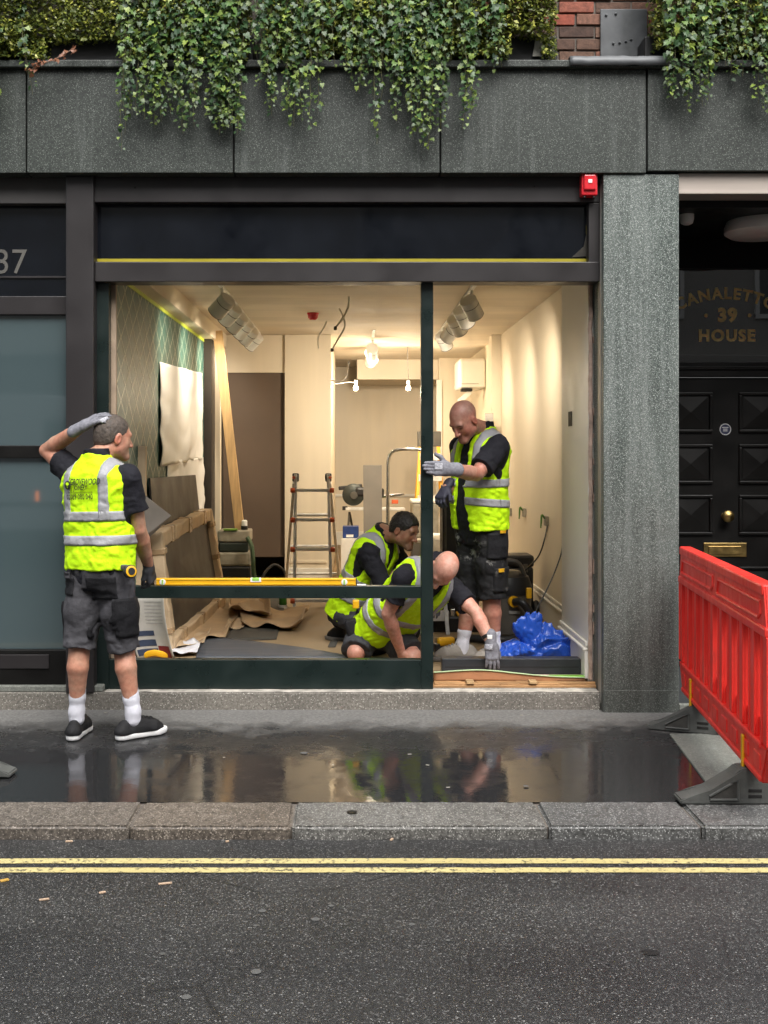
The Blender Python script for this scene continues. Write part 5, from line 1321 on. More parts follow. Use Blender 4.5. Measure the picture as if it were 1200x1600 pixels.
def shrub(label, px0_, px1_, seed, n, holes=(), zlo=None, ytop=-120):
    """clipped small-leaved shrub: leaf sprays through the volume"""
    R = np.random.RandomState(seed); xa, xb = X(px0_, 6.66), X(px1_, 6.66)
    t = thing('planter_shrub', label, 'shrub', ((xa+xb)/2, 6.78, zl+.05), 'clipped shrubs in the ledge planters')
    box('planter', mSoil, t, (xa+.02, 6.74, zl+.047), (xb-.02, 6.93, zl+.22), .008)
    V = []; C = []; k = 0; z0, z1 = zl+.02, CH+(CY-ytop)*6.7/F
    N = n; pts = []
    x = R.uniform(xa, xb, N*3); z = R.uniform(z0, z1, N*3)
    bulge = np.array([mnoise.noise(V3((a*2.6, b*3.2, seed)))+.5*mnoise.noise(V3((a*8, b*8, seed+3))) for a, b in zip(x, z)])
    low = np.array([mnoise.noise(V3((a*3.5, 0, seed+9))) for a in x])
    keep = z > zl+.06+.09*low
    for (ha, hb, hz0, hz1) in holes:
        ctr, hw = (X(ha, 6.66)+X(hb, 6.66))/2, abs(X(hb, 6.66)-X(ha, 6.66))/2
        keep &= ~((np.abs(x-ctr) < hw*(.85+.3*low)) & (z < CH+(CY-hz0)*6.66/F+.05*bulge))
    edge = np.minimum(x-xa, xb-x); keep &= edge > .05*(1+bulge)
    x, z, bulge = x[keep][:N], z[keep][:N], bulge[keep][:N]; N = len(x)
    depth = R.rand(N)**1.7*.20
    y = 6.63-.085*bulge-.05*np.clip((z-zl-.1)/.3, 0, 1)+depth
    ctr = np.stack([x, y, z], 1)
    s = R.uniform(.009, .019, N)
    nr = np.stack([R.normal(0, .6, N), -np.abs(R.normal(.7, .4, N)), R.normal(.6, .5, N)], 1); nr /= np.linalg.norm(nr, axis=1, keepdims=True)
    tp = R.normal(0, 1, (N, 3)); tp -= (tp*nr).sum(1, keepdims=True)*nr; tp /= np.linalg.norm(tp, axis=1, keepdims=True); bx_ = np.cross(tp, nr)
    q = [ctr-tp*s[:, None], ctr+bx_*s[:, None]*.6+nr*s[:, None]*.15, ctr+tp*s[:, None], ctr-bx_*s[:, None]*.6+nr*s[:, None]*.15]
    V = np.stack(q, 1).reshape(-1, 3); Fq = np.arange(N*4).reshape(-1, 4)
    kk = R.rand(N)**1.5; pale = (R.rand(N) < .10)
    c = np.array((.055, .085, .014))*(1-kk[:, None])+np.array((.27, .30, .04))*kk[:, None]; c[pale] = (.50, .50, .09)
    o = np_mesh('foliage', V, Fq, mBush, t, np.repeat(c, 4, 0)); o['kind'] = 'stuff'
    bm = bmesh.new()
    for i in range(10):
        a = V3((xa+(xb-xa)*(i+.5)/10, 6.82, zl+.2)); bm_tube(bm, [a, a+V3((.05*R.randn(), -.08, .2)), a+V3((.1*R.randn(), -.12, .45))], [.008, .006, .003], 5)
    from_bm('stem', bm, mStem, t); return t
shrub('dark clipped shrub at the left end of the ledge', -160, 400, 11, 38000, holes=((62, 200, 62, 200),))
shrub('yellow-green clipped shrub over the middle of the shop', 395, 880, 12, 38000, holes=((790, 850, 60, 200),))
shrub('yellow-green clipped shrub to the right of the bare bricks', 1008, 1420, 13, 28000)
dr = thing('dry_ivy_sprig', 'dry brown ivy sprig hanging beside the dark gap at left', 'sprig', P(85, 100, 6.6), None)
sp_ = smooth_pts([P(118, 74, 6.6), P(100, 85, 6.58), P(80, 95, 6.57), P(58, 103, 6.56), P(47, 112, 6.56)], 6)
tube('twig', M('dry_twig', (.16, .10, .07), .8), dr, sp_, .003, 5)
for i in range(34):
    p = sp_[random.randrange(len(sp_))]+V3((random.gauss(0, .012), -.01, random.gauss(0, .012)))
    o = bpy.data.objects.new('leaf', leaf_me); COL.objects.link(o); o.parent = dr; o.matrix_parent_inverse = WM[dr.name].inverted()
    o.matrix_basis = leaf_mat4(p, (random.gauss(0, .6), -1, random.gauss(.2, .6)), (random.gauss(-.5, .5), 0, -1), random.uniform(.02, .036))
    o.material_slots[0].link = 'OBJECT'; o.material_slots[0].material = mDry
pv = thing('bent_metal_bracket', 'small bent white metal bracket at the shrub edge by the bricks', 'bracket', P(842, 90, 6.7))
prism('plate', M('weathered_white_metal', (.42, .40, .36), .6, 0, .3), pv, [P(832, 88, 6.72), P(848, 88, 6.72), P(853, 52, 6.72), P(838, 54, 6.72)], (0, .012, 0))
# ------------------------------------------------------------------ street things
def MB(o, d, up=(0, 0, 1)):
    """matrix: local x along d, z up"""
    d = V3(d).normalized(); z = V3(up); y = z.cross(d).normalized(); z = d.cross(y)
    return Matrix(((d.x, y.x, z.x, o[0]), (d.y, y.y, z.y, o[1]), (d.z, y.z, z.z, o[2]), (0, 0, 0, 1)))
def rubber_foot(par, c, d, half=.33):
    """barrier foot: low tapered block with pockets, long axis d"""
    Mx = MB((c[0], c[1], PZ+.004), d)
    prof = [(-half, 0), (-half, .022), (-half+.06, .034), (-.20, .062), (-.095, .125), (-.06, .155), (.06, .155), (.095, .125), (.20, .062), (half-.06, .034), (half, .022), (half, 0)]
    bm = bmesh.new(); bm_prism(bm, [Mx @ V3((x, -.055, z)) for x, z in prof], Mx.to_3x3() @ V3((0, .11, 0)))
    bmesh.ops.bevel(bm, geom=bm.edges[:], offset=.006, segments=2, affect='EDGES')
    ft = from_bm('rubber_foot', bm, mRubber, par)
    for sg_ in (-1, 1):
        tri = [(sg_*.075, .022), (sg_*.075, .105), (sg_*.11, .09), (sg_*.20, .038), (sg_*.20, .022)]
        if sg_ > 0: tri = tri[::-1]
        for sy in (-.0565, .0555):
            bm = bmesh.new(); bm_prism(bm, [Mx @ V3((x, sy, z)) for x, z in tri], Mx.to_3x3() @ V3((0, .001, 0))); from_bm('pocket', bm, M('foot_pocket', (.05, .048, .043), .8, 0, .4, 20, .3), ft)
            rim = [Mx @ V3((x, sy+(.0 if sy < 0 else .001), z)) for x, z in tri]; rim.append(rim[0])
            bm = bmesh.new(); bm_tube(bm, rim, .006, 6); from_bm('pocket_rim', bm, mRubber, ft)
    for z_ in (.03, .055): box('slot', mDark, ft, (-.03, -.0575, z_), (.03, -.0545, z_+.014), .002, Mx)
    return ft
b0, b1 = V3((1.91, 6.22, 0)), V3((1.777, 5.0, 0)); bd = (b1-b0).normalized(); bc = (b0+b1)/2
br = thing('red_barrier', 'red plastic pedestrian barrier on grey feet in front of the black door', 'barrier', (bc.x, bc.y, PZ))
Mx = MB((bc.x, bc.y, PZ), bd); HL = 1.0; zb, zt_ = .165, 1.005; th = .026
def bbox(name, x0, x1, y0, y1, z0, z1, bev=.008, mat=None, par=None): return box(name, mat or mRed, par or br, (x0, y0, z0), (x1, y1, z1), bev, Mx)
def bpoly(name, pts, y0, y1, bev=.008):
    bm = bmesh.new(); bm_prism(bm, [Mx @ V3((x, y0, z)) for x, z in pts], Mx.to_3x3() @ V3((0, y1-y0, 0)))
    bmesh.ops.bevel(bm, geom=bm.edges[:], offset=bev, segments=2, affect='EDGES'); return from_bm(name, bm, mRed, br)
tr_ = bpoly('top_rail', [(-HL+.05, zt_), (HL-.05, zt_), (HL, zt_-.20), (-HL, zt_-.20)][::-1], -th, th)
bbox('top_lip', -HL+.055, HL-.055, -th-.010, th+.010, zt_-.045, zt_+.004, .01, None, tr_)
bbox('lower_lip', -HL+.005, HL-.005, -th-.008, th+.008, zt_-.215, zt_-.17, .01, None, tr_)
for x0, x1 in ((-.90, -.05), (.05, .90)):
    for sy in (-1, 1):
        lp_ = [(x0, zt_-.14), (x0+.03, zt_-.075), (x1, zt_-.075), (x1, zt_-.12), (x1-.04, zt_-.145), (x0+.02, zt_-.15), (x0, zt_-.14)]
        bm = bmesh.new(); bm_tube(bm, [Mx @ V3((x, sy*th, z)) for x, z in lp_], .009, 8); from_bm('rail_recess_rim', bm, mRed, tr_)
lr = bpoly('bottom_rail', [(-HL, zb+.17), (-HL+.10, zb), (HL-.10, zb), (HL, zb+.17)], -th, th)
for sz in (zb+.005, zb+.145): bbox('rail_lip', -HL+.10, HL-.10, -th-.008, th+.008, sz, sz+.028, .008, None, lr)
npit = 9; pit = (2*HL-.10)/npit
for k in range(npit+1):
    xc = -HL+.05+k*pit; wv = .05 if 0 < k < npit else .05
    sl_ = bbox('slat', xc-wv, xc+wv, -th+.002, th-.002, zb+.165, zt_-.195, .012)
    for sy in (-1, 1): 
        for e in (-1, 1): bbox('slat_rib', xc+e*wv*.84-.008, xc+e*wv*.84+.008, min(sy*(th-.006), sy*(th+.003)), max(sy*(th-.006), sy*(th+.003)), zb+.175, zt_-.21, .007, None, sl_)
    if k < npit:
        web = bbox('slot_web', xc+wv-.004, xc+pit-wv+.004, -.006, .006, zb+.165, zb+.26, .003)
        if k < 4: bbox('slot_web', xc+wv-.004, xc+pit-wv+.004, .006, .014, zb+.24, zt_-.21, .003)
for k in range(npit):
    xc = -HL+.05+(k+.5)*pit
    for sy in (-1, 1): bbox('foot_dimple', xc-.055, xc+.055, min(sy*(th-.004), sy*(th+.006)), max(sy*(th-.004), sy*(th+.006)), zb+.055, zb+.12, .006, None, lr)
bbox('end_hook', -HL-.03, -HL+.01, -.012, .012, zt_-.26, zt_-.20, .006); bbox('end_hook', -HL-.025, -HL+.01, -.012, .012, zb+.33, zb+.38, .006)
for c, s_ in ((b0, -.61), (b1, .61)):
    for sy in (-1, 1): bbox('yellow_peg', s_-.016, s_+.016, min(sy*.027, sy*.040), max(sy*.027, sy*.040), .12, .30, .005, mYel)
    fd_ = V3((1, -.42, 0)) if c is b0 else V3((1, .0, 0))
    rubber_foot(br, (c.x+(.04 if c is b0 else 0), c.y), fd_, .30 if c is b0 else .33)
fo = thing('loose_barrier_foot', 'grey rubber barrier foot at the left edge of the wet pavement', 'barrier foot', (X(-45, 5.42), 5.42, PZ))
rubber_foot(fo, (X(-80, 5.42), 5.42), V3((1, -.06, 0)), .32)

# spirit level on the middle rail
Yl = YG+.035; zl0 = Z(916, YG)+.002
lv = thing('spirit_level', 'long yellow spirit level lying on the middle rail of the green frame', 'spirit level', (X(400, Yl), Yl, zl0))
lb = box('beam', mYel, lv, (X(244, YG), YG+.004, zl0), (X(556, YG), YG+.030, zl0+.046), .003)
for z_ in (.008, .036): box('beam_rib', M('yellow_rib', (.85, .50, .03), .4), lb, (X(244, YG), YG+.0005, zl0+z_), (X(555, YG), YG+.0035, zl0+z_+.004), 0)
mVial = M('green_vial', (.30, .55, .10), .2)
for px_, wv in ((254, .018), (538, .020)):
    vb = lathe('vial_holder', mWhitePl, lb, [(.019, 0), (.019, .004), (.014, .006)], (X(px_, YG), YG+.003, zl0+.023), (0, -1, 0), 18)
    box('vial', mVial, vb, (X(px_, YG)-.005, YG-.006, zl0+.008), (X(px_, YG)+.005, YG-.003, zl0+.038), .002)
vb = box('vial_window', mWhitePl, lb, (X(391, YG), YG-.001, zl0+.022), (X(408, YG), YG+.031, zl0+.0475), .003); box('vial', mVial, vb, (X(394, YG), YG-.003, zl0+.03), (X(405, YG), YG+.029, zl0+.0485), .003)
box('end_cap', mBlackPl, lb, (X(556, YG)+.0002, YG+.003, zl0-.0005), (X(557.5, YG), YG+.031, zl0+.047), .002)
sc_ = thing('white_shim', 'small white packing shim on the middle rail beside the level', 'shim', (X(570, YG), Yl, zl0)); box('shim_block', mWhitePl, sc_, (X(557.6, YG), YG+.006, zl0), (X(572, YG), YG+.03, zl0+.008), .002)

# litter and gum on the road
def bit(name, label, cat, px, py, L, Wd, ang, mat, group, z=0.0, h=.006):
    Y_ = (CH-z)*F/(py-CY); c = P(px, py, Y_)
    bm = bmesh.new(); bm_box(bm, (-L/2, -Wd/2, 0), (L/2, Wd/2, h), .0015, Matrix.Translation((c.x, c.y, z+.001)) @ Matrix.Rotation(ang, 4, 'Z')); o = from_bm(name, bm, mat, None); tag(o, label, cat, group)
mChip = M('pale_wood_chip', (.50, .36, .25), .8); mLeafY = M('yellow_fallen_leaf', (.50, .30, .06), .7)
for (x, y, L, a) in ((69, 1407, .036, .3), (258, 1382, .05, .25), (160, 1396, .024, .5), (108, 1316, .03, .0), (612, 1313, .022, 1.2), (355, 1316, .014, .4)):
    bit('wood_chip', 'small pale wood chip lying on the road near the yellow lines', 'wood chip', x, y, L, .010, a, mChip, 'chips scattered on the road')
for (x, y, L, a) in ((640, 1179, .020, .2), (668, 1196, .018, -.6), (700, 1231, .018, .3), (350, 1184, .012, .3), (165, 1114, .022, .7), (815, 1118, .018, 0), (520, 1196, .014, 1)):
    bit('paper_scrap', 'tiny pale scrap lying on the wet pavement', 'scrap', x, y, L, .010, a, M('pale_scrap', (.34, .31, .26), .8), 'scraps on the wet pavement', PZ+.003, .0025)
bit('fallen_leaf', 'small yellow fallen leaf on the road at the left edge', 'leaf', 7, 1377, .032, .018, .6, mLeafY, None)
mGum = M('trodden_gum', (.105, .105, .10), .7, 0, .2, 30, .2)
def gum(px, py, r, z=0.0, label='flat grey spot of trodden gum on the road', grp='gum spots on the road'):
    Y_ = (CH-z)*F/(py-CY); c = P(px, py, Y_); bm = bmesh.new()
    vs = [bm.verts.new((c.x+r*(1+.25*mnoise.noise(V3((px, k*.9, 0))))*math.cos(k*math.pi/7), c.y+r*(1+.25*mnoise.noise(V3((px, k*.9, 0))))*math.sin(k*math.pi/7), z+.0025)) for k in range(14)]
    bm.faces.new(vs); tag(from_bm('gum_spot', bm, mGum), label, 'gum spot', grp)
for q in ((400, 1519, .017), (493, 1437, .015), (410, 1424, .014), (399, 1447, .008), (517, 1416, .010), (254, 1491, .010), (291, 1559, .015), (643, 1445, .012), (866, 1379, .012), (815, 1373, .008), (700, 1470, .008)): gum(*q)
for q in ((822, 1229, .013), (475, 1177, .02)): gum(*q, PZ+.0015, 'round pale gum spot on the wet pavement', 'gum spots on the pavement')
def dark_gum(px, py, r, z, label):
    Y_ = (CH-z)*F/(py-CY); c = P(px, py, Y_); bm = bmesh.new()
    bm.faces.new([bm.verts.new((c.x+r*(1+.4*mnoise.noise(V3((px, k*.8, 2))))*math.cos(k*math.pi/8), c.y+r*.8*(1+.4*mnoise.noise(V3((px, k*.8, 5))))*math.sin(k*math.pi/8), z)) for k in range(16)])
    tag(from_bm('dark_stain', bm, M('black_tar_spot', (.012, .012, .012), .5)), label, 'stain')
dark_gum(550, 1268, .024, PZ+.009, 'black blot on the pale kerb stone'); dark_gum(1017, 1488, .028, .0025, 'black tar blot on the road at right')
# paving slab under the barrier
struct(prism('stone_slab', mSill, None, [V3((1.748, 6.18, PZ-.01)), V3((3.1, 6.18, PZ-.01)), V3((3.1, 5.16, PZ-.01)), V3((1.75, 5.16, PZ-.01)), V3((1.66, 5.22, PZ-.01))][::-1], (0, 0, .0175), .002), 'pale stone paving slab beside the wet asphalt')
# ------------------------------------------------------------------ things inside the shop
def fl(px, py): return P(px, py, (CH-FZ)*F/(py-CY))          # pixel -> point on the floor
def wob(v, s, a, o=0): return a*mnoise.noise(V3((v[0]*s+o, v[1]*s+o*2, v[2]*s)))
def beam(name, mat, par, a, b, wd, dp, hint=(0, 1, 0), bev=.004):
    a, b = V3(a), V3(b); d = (b-a); L = d.length; d.normalize(); x = V3(hint).cross(d).normalized(); y = d.cross(x)
    M4 = Matrix(((x.x, y.x, d.x, a.x), (x.y, y.y, d.y, a.y), (x.z, y.z, d.z, a.z), (0, 0, 0, 1)))
    return box(name, mat, par, (-wd/2, -dp/2, 0), (wd/2, dp/2, L), bev, M4)
# paper sheets hung on the wallpaper
def wall_sheet(label, y0, y1, zt0, zt1, zb0, zb1, seed):
    def fn(u, v):
        Y_ = y0+(y1-y0)*u+.03*mnoise.noise(V3((v*6, seed, u)))*(1 if u > .9 else .2); zt2 = zt0+(zt1-zt0)*u; zb2 = zb0+(zb1-zb0)*u
        z_ = zt2+(zb2-zt2)*v; return V3((-1.493+.022*abs(mnoise.noise(V3((u*3+v*2, v*3-u*2, seed))))+.07*v*v*max(0, mnoise.noise(V3((u*5, v, seed+4))))+.025*v*abs(mnoise.noise(V3((u*9+v*4, v*2, seed)))), Y_, z_+.02*mnoise.noise(V3((u*7, seed, v*3)))*v))
    o = sheet('paper_sheet', mPaper, None, fn, 40, 30, .002); return tag(o, label, 'paper sheet')
wall_sheet('white protective sheet hung high on the lattice wallpaper', 8.66, 11.1, 2.31, 2.39, 1.50, 1.55, 1)
wall_sheet('white protective sheet hung low behind the dark board', 9.0, 11.2, 1.54, 1.56, .95, 1.0, 5)
# wrapped frame leaning on the left wall
fw = thing('cardboard_wrapped_frame', 'large dark panel wrapped at its edges in taped cardboard, leaning at left', 'wrapped panel', (-1.3, 9.1, FZ))
BL, BR_, TL, TR = V3((-1.30, 7.92, FZ+.05)), V3((-1.215, 10.3, FZ+.05)), V3((-1.385, 7.92, 1.0)), V3((-1.345, 10.3, 1.04))
def wrapbar(a, b_, wd, dp, seed, hint):
    o = beam('cardboard_edge', mCard2, fw, a, b_, wd, dp, hint, .012)
    bm = bmesh.new(); bm.from_mesh(o.data); bmesh.ops.subdivide_edges(bm, edges=[e for e in bm.edges if e.calc_length() > .2], cuts=14)
    for v in bm.verts: v.co += V3((wob(v.co, 9, .014, seed), wob(v.co, 7, .014, seed+3), wob(v.co, 8, .010, seed+7)))
    bm.to_mesh(o.data); bm.free()
    a, b_ = V3(a), V3(b_)
    for k in range(3):
        u = .15+.33*k; c0 = a.lerp(b_, u); c1 = a.lerp(b_, u+.05); beam('tape_band', mTape, o, c0, c1, wd+.012, dp+.012, hint, .006)
nrm = (BR_-BL).cross(TL-BL)
wrapbar(BL+V3((0, 0, -.045)), TL+V3((0, 0, .05)), .11, .09, 1, (1, 0, 0)); wrapbar(TL, TR, .11, .09, 2, (1, 0, 0)); wrapbar(BR_+V3((0, 0, -.045)), TR+V3((0, .0, .05)), .13, .10, 3, (1, 0, 0)); wrapbar(BL, BR_, .10, .09, 4, (1, 0, 0))
pn = (TL-BL).cross(BR_-BL).normalized()*.012
prism('panel', mDarkBoard, fw, [BL, BR_, TR, TL], pn)
tag(prism('dark_board', mDarkBoard, None, [V3((-1.40, 8.1, FZ+.004)), V3((-1.35, 10.45, FZ+.004)), V3((-1.47, 10.4, 1.40)), V3((-1.475, 8.1, 1.425))], (.012, 0, 0)), 'dark brown board standing behind the wrapped panel', 'board')
q = [P(196, 772, 7.55), P(222, 771, 7.6), P(267, 806, 7.75), P(229, 843, 7.7), P(196, 862, 7.6)]
tag(prism('grey_offcut', M('grey_felt_board', (.22, .195, .17), .75), None, q, (.004, .012, -.002)), 'grey pointed board offcut behind the arm of the pavement worker', 'board offcut')
tag(beam('cardboard_edge_strip', mCard2, None, V3((X(219, 7.75), 7.75, FZ)), P(219, 697, 7.85), .085, .05, (0, 1, 0)), 'pale cardboard corner strip standing before the wallpaper', 'cardboard strip')
# leaning timber, posts
tag(beam('timber_plank', mTimber, None, V3((X(386, 11.5), 11.45, FZ)), P(340, 517, 11.35), .095, .045, (0, 1, 0), .003), 'pale pine plank leaning from floor to ceiling', 'plank')
# rolled notice board
nt = thing('curved_notice_sheet', 'curled printed sheet with dark blue stripes standing at lower left', 'notice sheet', P(232, 1030, 7.5))
def cur(u, v):
    a = -1.1+1.9*u; return V3((X(226, 7.45)+.15*math.sin(a)+.07*v**2, 7.45+.22*math.cos(a)*.7+.05*v, FZ+.005+.44*(1-v)))
cs = sheet('printed_face', M('grey_printed_paper', (.45, .43, .39), .6), nt, cur, 16, 10, .003)
def cur2(u, v, z0, z1):
    p = cur(u, 1-(z0+(z1-z0)*v)); n_ = (cur(u+.01, .5)-cur(u, .5)).cross(V3((0, 0, 1))).normalized(); return p+n_*.004*(1 if n_.y < 0 else -1)
for (a, b_) in ((.06, .16), (.20, .30), (.36, .44)): sheet('blue_stripe', M('navy_print', (.03, .045, .085), .6), cs, lambda u, v, a=a, b_=b_: cur2(.05+.55*u, v, a, b_), 12, 2)
sheet('red_stripe', M('maroon_print', (.16, .015, .02), .6), cs, lambda u, v: cur2(.62+.3*u, v, .02, .2), 8, 2)
for k in range(7): sheet('print_line', M('grey_print', (.35, .34, .32), .7), cs, lambda u, v, k=k: cur2(.45+.45*u, v, .55+.055*k, .565+.055*k), 8, 1)
# floor sheets and cardboard
def flatpiece(name, label, cat, pts, mat, h=.004, curl=0, nu=14, nv=10, seed=0, lift=.0, th=.004):
    a, b_, c, d = [fl(*p) for p in pts]
    def fn(u, v):
        p = (a.lerp(b_, u)).lerp(d.lerp(c, u), v); e = max(abs(u-.5), abs(v-.5))*2
        p.z = FZ+.004+h+lift*v+max(0, curl*(mnoise.noise(V3((u*2.3+seed, v*2.1, seed)))+.35)*e**2)+.012*abs(mnoise.noise(V3((u*6, v*6, seed))))*(curl > 0); return p
    return tag(sheet(name, mat, None, fn, nu, nv, th), label, cat)
flatpiece('slate_sheet', 'slate grey sheet lying on the floor behind the bottom rail', 'sheet', [(306, 1031), (560, 1031), (480, 1016), (318, 995)], mSlate, .008, .0, th=.012)
flatpiece('dark_floor_mat', 'dark grey mat under the torn cardboard', 'mat', [(350, 1002), (432, 1000), (440, 972), (372, 968)], M('dark_mat', (.06, .055, .045), .8), .002, .0)
flatpiece('dark_floor_strip', 'dark strip of bare floor running towards the passage', 'floor strip', [(410, 968), (446, 968), (440, 925), (412, 925)], M('dark_mat', (.06, .055, .045), .8), .0015, 0)
flatpiece('taped_floor_seam', 'dark narrow tape seam on the brown floor paper', 'floor tape', [(512, 1012), (524, 1012), (546, 962), (536, 962)], M('dark_mat', (.06, .055, .045), .8), .001, 0, 4, 4)
flatpiece('cardboard_flap', 'flattened cardboard flap lying beside the wrapped panel', 'cardboard', [(287, 1008), (352, 1000), (375, 962), (322, 952)], mCard, .004, .05, seed=2)
flatpiece('cardboard_piece', 'small square cardboard piece on the dark mat', 'cardboard', [(350, 986), (380, 986), (386, 969), (358, 969)], mCard2, .008, .02, seed=4)
flatpiece('torn_cardboard', 'torn curled cardboard lying in the middle of the floor', 'cardboard', [(378, 982), (470, 990), (484, 962), (372, 952)], mCard, .01, .13, 22, 16, 7)
flatpiece('crumpled_cardboard', 'crumpled cardboard heap behind the torn piece', 'cardboard', [(356, 970), (425, 972), (418, 946), (360, 942)], mCard, .01, .20, 22, 16, 9)
flatpiece('cardboard_strip_low', 'cardboard strip at the foot of the wrapped panel', 'cardboard', [(275, 1018), (318, 1010), (330, 990), (296, 996)], mCard2, .004, .06, seed=12)
flatpiece('white_cloth', 'crumpled white cloth beside the slate sheet', 'cloth', [(255, 1029), (308, 1026), (314, 1008), (268, 1012)], M('white_cotton', (.70, .70, .74), .8), .006, .07, 20, 14, 14)
# yellow-handled tool
yt = thing('yellow_hand_tool', 'yellow handled tool lying behind the bottom rail at left', 'hand tool', fl(245, 1030))
c = fl(245, 1031); bm = bmesh.new(); bm_tube(bm, smooth_pts([c+V3((-.085, .0, .03)), c+V3((-.02, .01, .045)), c+V3((.05, .02, .03)), c+V3((.10, .03, .035))], 5), .014, 8, True, 1.6); from_bm('grip', bm, mYel, yt)
tube('blade', mSteel, yt, [c+V3((-.08, 0, .028)), c+V3((-.17, -.02, .015))], .006, 6)
# A-frame ladder
ld = thing('aluminium_ladder', 'aluminium folding ladder with orange clips in front of the partition', 'ladder', fl(488, 948))
tz = Z(748, 10.45)
for sx_, pxb, pxt in ((-1, 460, 462), (1, 518, 513)):
    beam('front_stile', mAlu, ld, fl(pxb, 950), P(pxt, 742, 10.42), .028, .06, (0, 1, 0))
    beam('rear_stile', mAlu, ld, fl(447 if sx_ < 0 else 531, 914), P(pxt+2*sx_, 752, 10.62), .028, .06, (0, 1, 0))
    hg = lathe('hinge', mBlackPl, ld, [(.035, -.03), (.04, -.02), (.04, .02), (.035, .03)], P(pxt, 746, 10.45), (1, 0, 0), 18); lathe('hinge_button', mOrangeP, hg, [(.016, 0), (.014, .02)], P(pxt-3*sx_*-1, 746, 10.36), (0, -1, 0), 12)
for k, y_ in enumerate((766, 812, 858, 906, 938)):
    u = (y_-742)/(950-742); Yq = 10.42+(fl(460, 950).y-10.42)*u; xa, xb = X(461, Yq)-.02, X(515+3*u, Yq)+.02; zq = Z(y_, Yq)
    rg = box('rung', mAlu, ld, (xa, Yq-.035, zq-.014), (xb, Yq+.025, zq+.014), .004)
    for xx in (xa, xb): lathe('orange_clip', mOrangeP, rg, [(.02, -.02), (.024, -.01), (.024, .01), (.02, .02)], (xx, Yq-.045, zq), (1, 0, 0), 12)
for y_, v_ in ((800, .30), (848, .60), (893, .88)):
    a = P(464, 752, 10.62).lerp(fl(447, 914), v_); b_ = P(515, 752, 10.62).lerp(fl(531, 914), v_); tube('rear_rung', mAlu, ld, [a, b_], .016, 8)
# dust extractor
ex = thing('dust_extractor', 'boxy pale green dust extractor with hose behind the leaning plank', 'dust extractor', fl(370, 925))
c = fl(368, 925); 
box('lower_body', mBlackPl, ex, (c.x-.17, c.y, FZ), (c.x+.15, c.y+.4, FZ+.26), .02); box('upper_body', mDusty, ex, (c.x-.18, c.y-.01, FZ+.262), (c.x+.16, c.y+.4, FZ+.40), .02)
box('top_case', M('dark_green_case', (.03, .04, .032), .5), ex, (c.x-.17, c.y, FZ+.402), (c.x+.13, c.y+.35, FZ+.50), .015); box('top_lid', mDusty, ex, (c.x-.18, c.y-.005, FZ+.502), (c.x+.14, c.y+.36, FZ+.62), .015)
box('green_latch', M('green_latch', (.16, .30, .04), .5), ex, (c.x-.12, c.y-.02, FZ+.62), (c.x+.02, c.y+.02, FZ+.64), .004)
lathe('white_cap', mWhitePl, ex, [(.03, 0), (.03, .05), (.02, .06)], (c.x+.08, c.y+.1, FZ+.66), (0, 0, 1), 14); lathe('bottle', mBlackPl, ex, [(.035, 0), (.035, .04)], (c.x+.08, c.y+.1, FZ+.621), (0, 0, 1), 14)
tube('hose', M('green_hose', (.05, .085, .04), .6), ex, smooth_pts([c+V3((.12, 0, .55)), c+V3((.17, -.05, .45)), c+V3((.19, -.06, .2)), c+V3((.22, -.04, .03))]), .022, 8)
for s_ in (-.13, .11): lathe('wheel', mGreyPl, ex, [(.05, -.02), (.055, 0), (.05, .02)], (c.x+s_, c.y-.02, FZ+.056), (1, 0, 0), 16)
c = fl(425, 915); tag(tube('black_hose', mCable, None, smooth_pts([c+V3((-.12, 0, .015)), c+V3((-.08, .05, .13)), c+V3((.02, .1, .21)), c+V3((.12, .12, .14)), c+V3((.15, .12, .016))]), .015, 8), 'black hose looping up at the dark passage', 'hose')
gb = thing('green_bottle', 'small green bottle standing beside the ladder foot', 'bottle', fl(442, 950)); c = fl(442, 950)
lathe('bottle_body', M('green_glass', (.05, .20, .03), .2), gb, [(.034, .03), (.036, .04), (.034, .10), (.014, .14), (.014, .17)], c, (0, 0, 1), 16); lathe('base_cap', mWhitePl, gb, [(.04, 0), (.04, .03)], c, (0, 0, 1), 16)
# red case
rc = thing('red_tool_case', 'low red tool case behind the kneeling worker', 'tool case', fl(542, 972)); c = fl(540, 972)
box('case_body', mBlackPl, rc, (c.x-.07, c.y, FZ+.004), (c.x+.16, c.y+.3, FZ+.05), .008); box('case_lid', M('red_case', (.42, .012, .02), .4), rc, (c.x-.075, c.y-.01, FZ+.0505), (c.x+.165, c.y+.3, FZ+.095), .01)
# mitre saw on a stand
Ys = 14.2
ms_ = thing('mitre_saw', 'dark green mitre saw on a stand at the back of the shop', 'saw', (X(560, Ys), Ys, FZ))
lathe('blade_guard', M('dark_green_guard', (.035, .042, .038), .4, .3), ms_, [(.13, -.03), (.14, -.02), (.14, .02), (.12, .035), (.03, .04)], P(552, 773, Ys), (0, -1, 0), 28)
lathe('guard_hub', mGreyPl, ms_, [(.05, 0), (.045, .02), (.01, .022)], P(553, 774, Ys-.04), (0, -1, 0), 18)
beam('handle', mBlackPl, ms_, P(529, 763, Ys), P(566, 759, Ys), .05, .04, (0, 1, 0), .012); beam('motor', mBlackPl, ms_, P(555, 768, Ys), P(600, 770, Ys), .12, .12, (0, 1, 0), .03)
beam('slide_rail', mSteel, ms_, P(545, 783, Ys), P(632, 772, Ys), .03, .03, (0, 1, 0)); beam('table', mAlu, ms_, P(540, 795, Ys), P(632, 795, Ys), .16, .035, (0, 0, 1))
beam('clamp_knob', mBlackPl, ms_, P(535, 794, Ys), P(543, 794, Ys), .05, .05); beam('end_stop', mOrangeP, ms_, P(612, 784, Ys), P(622, 784, Ys), .05, .05)
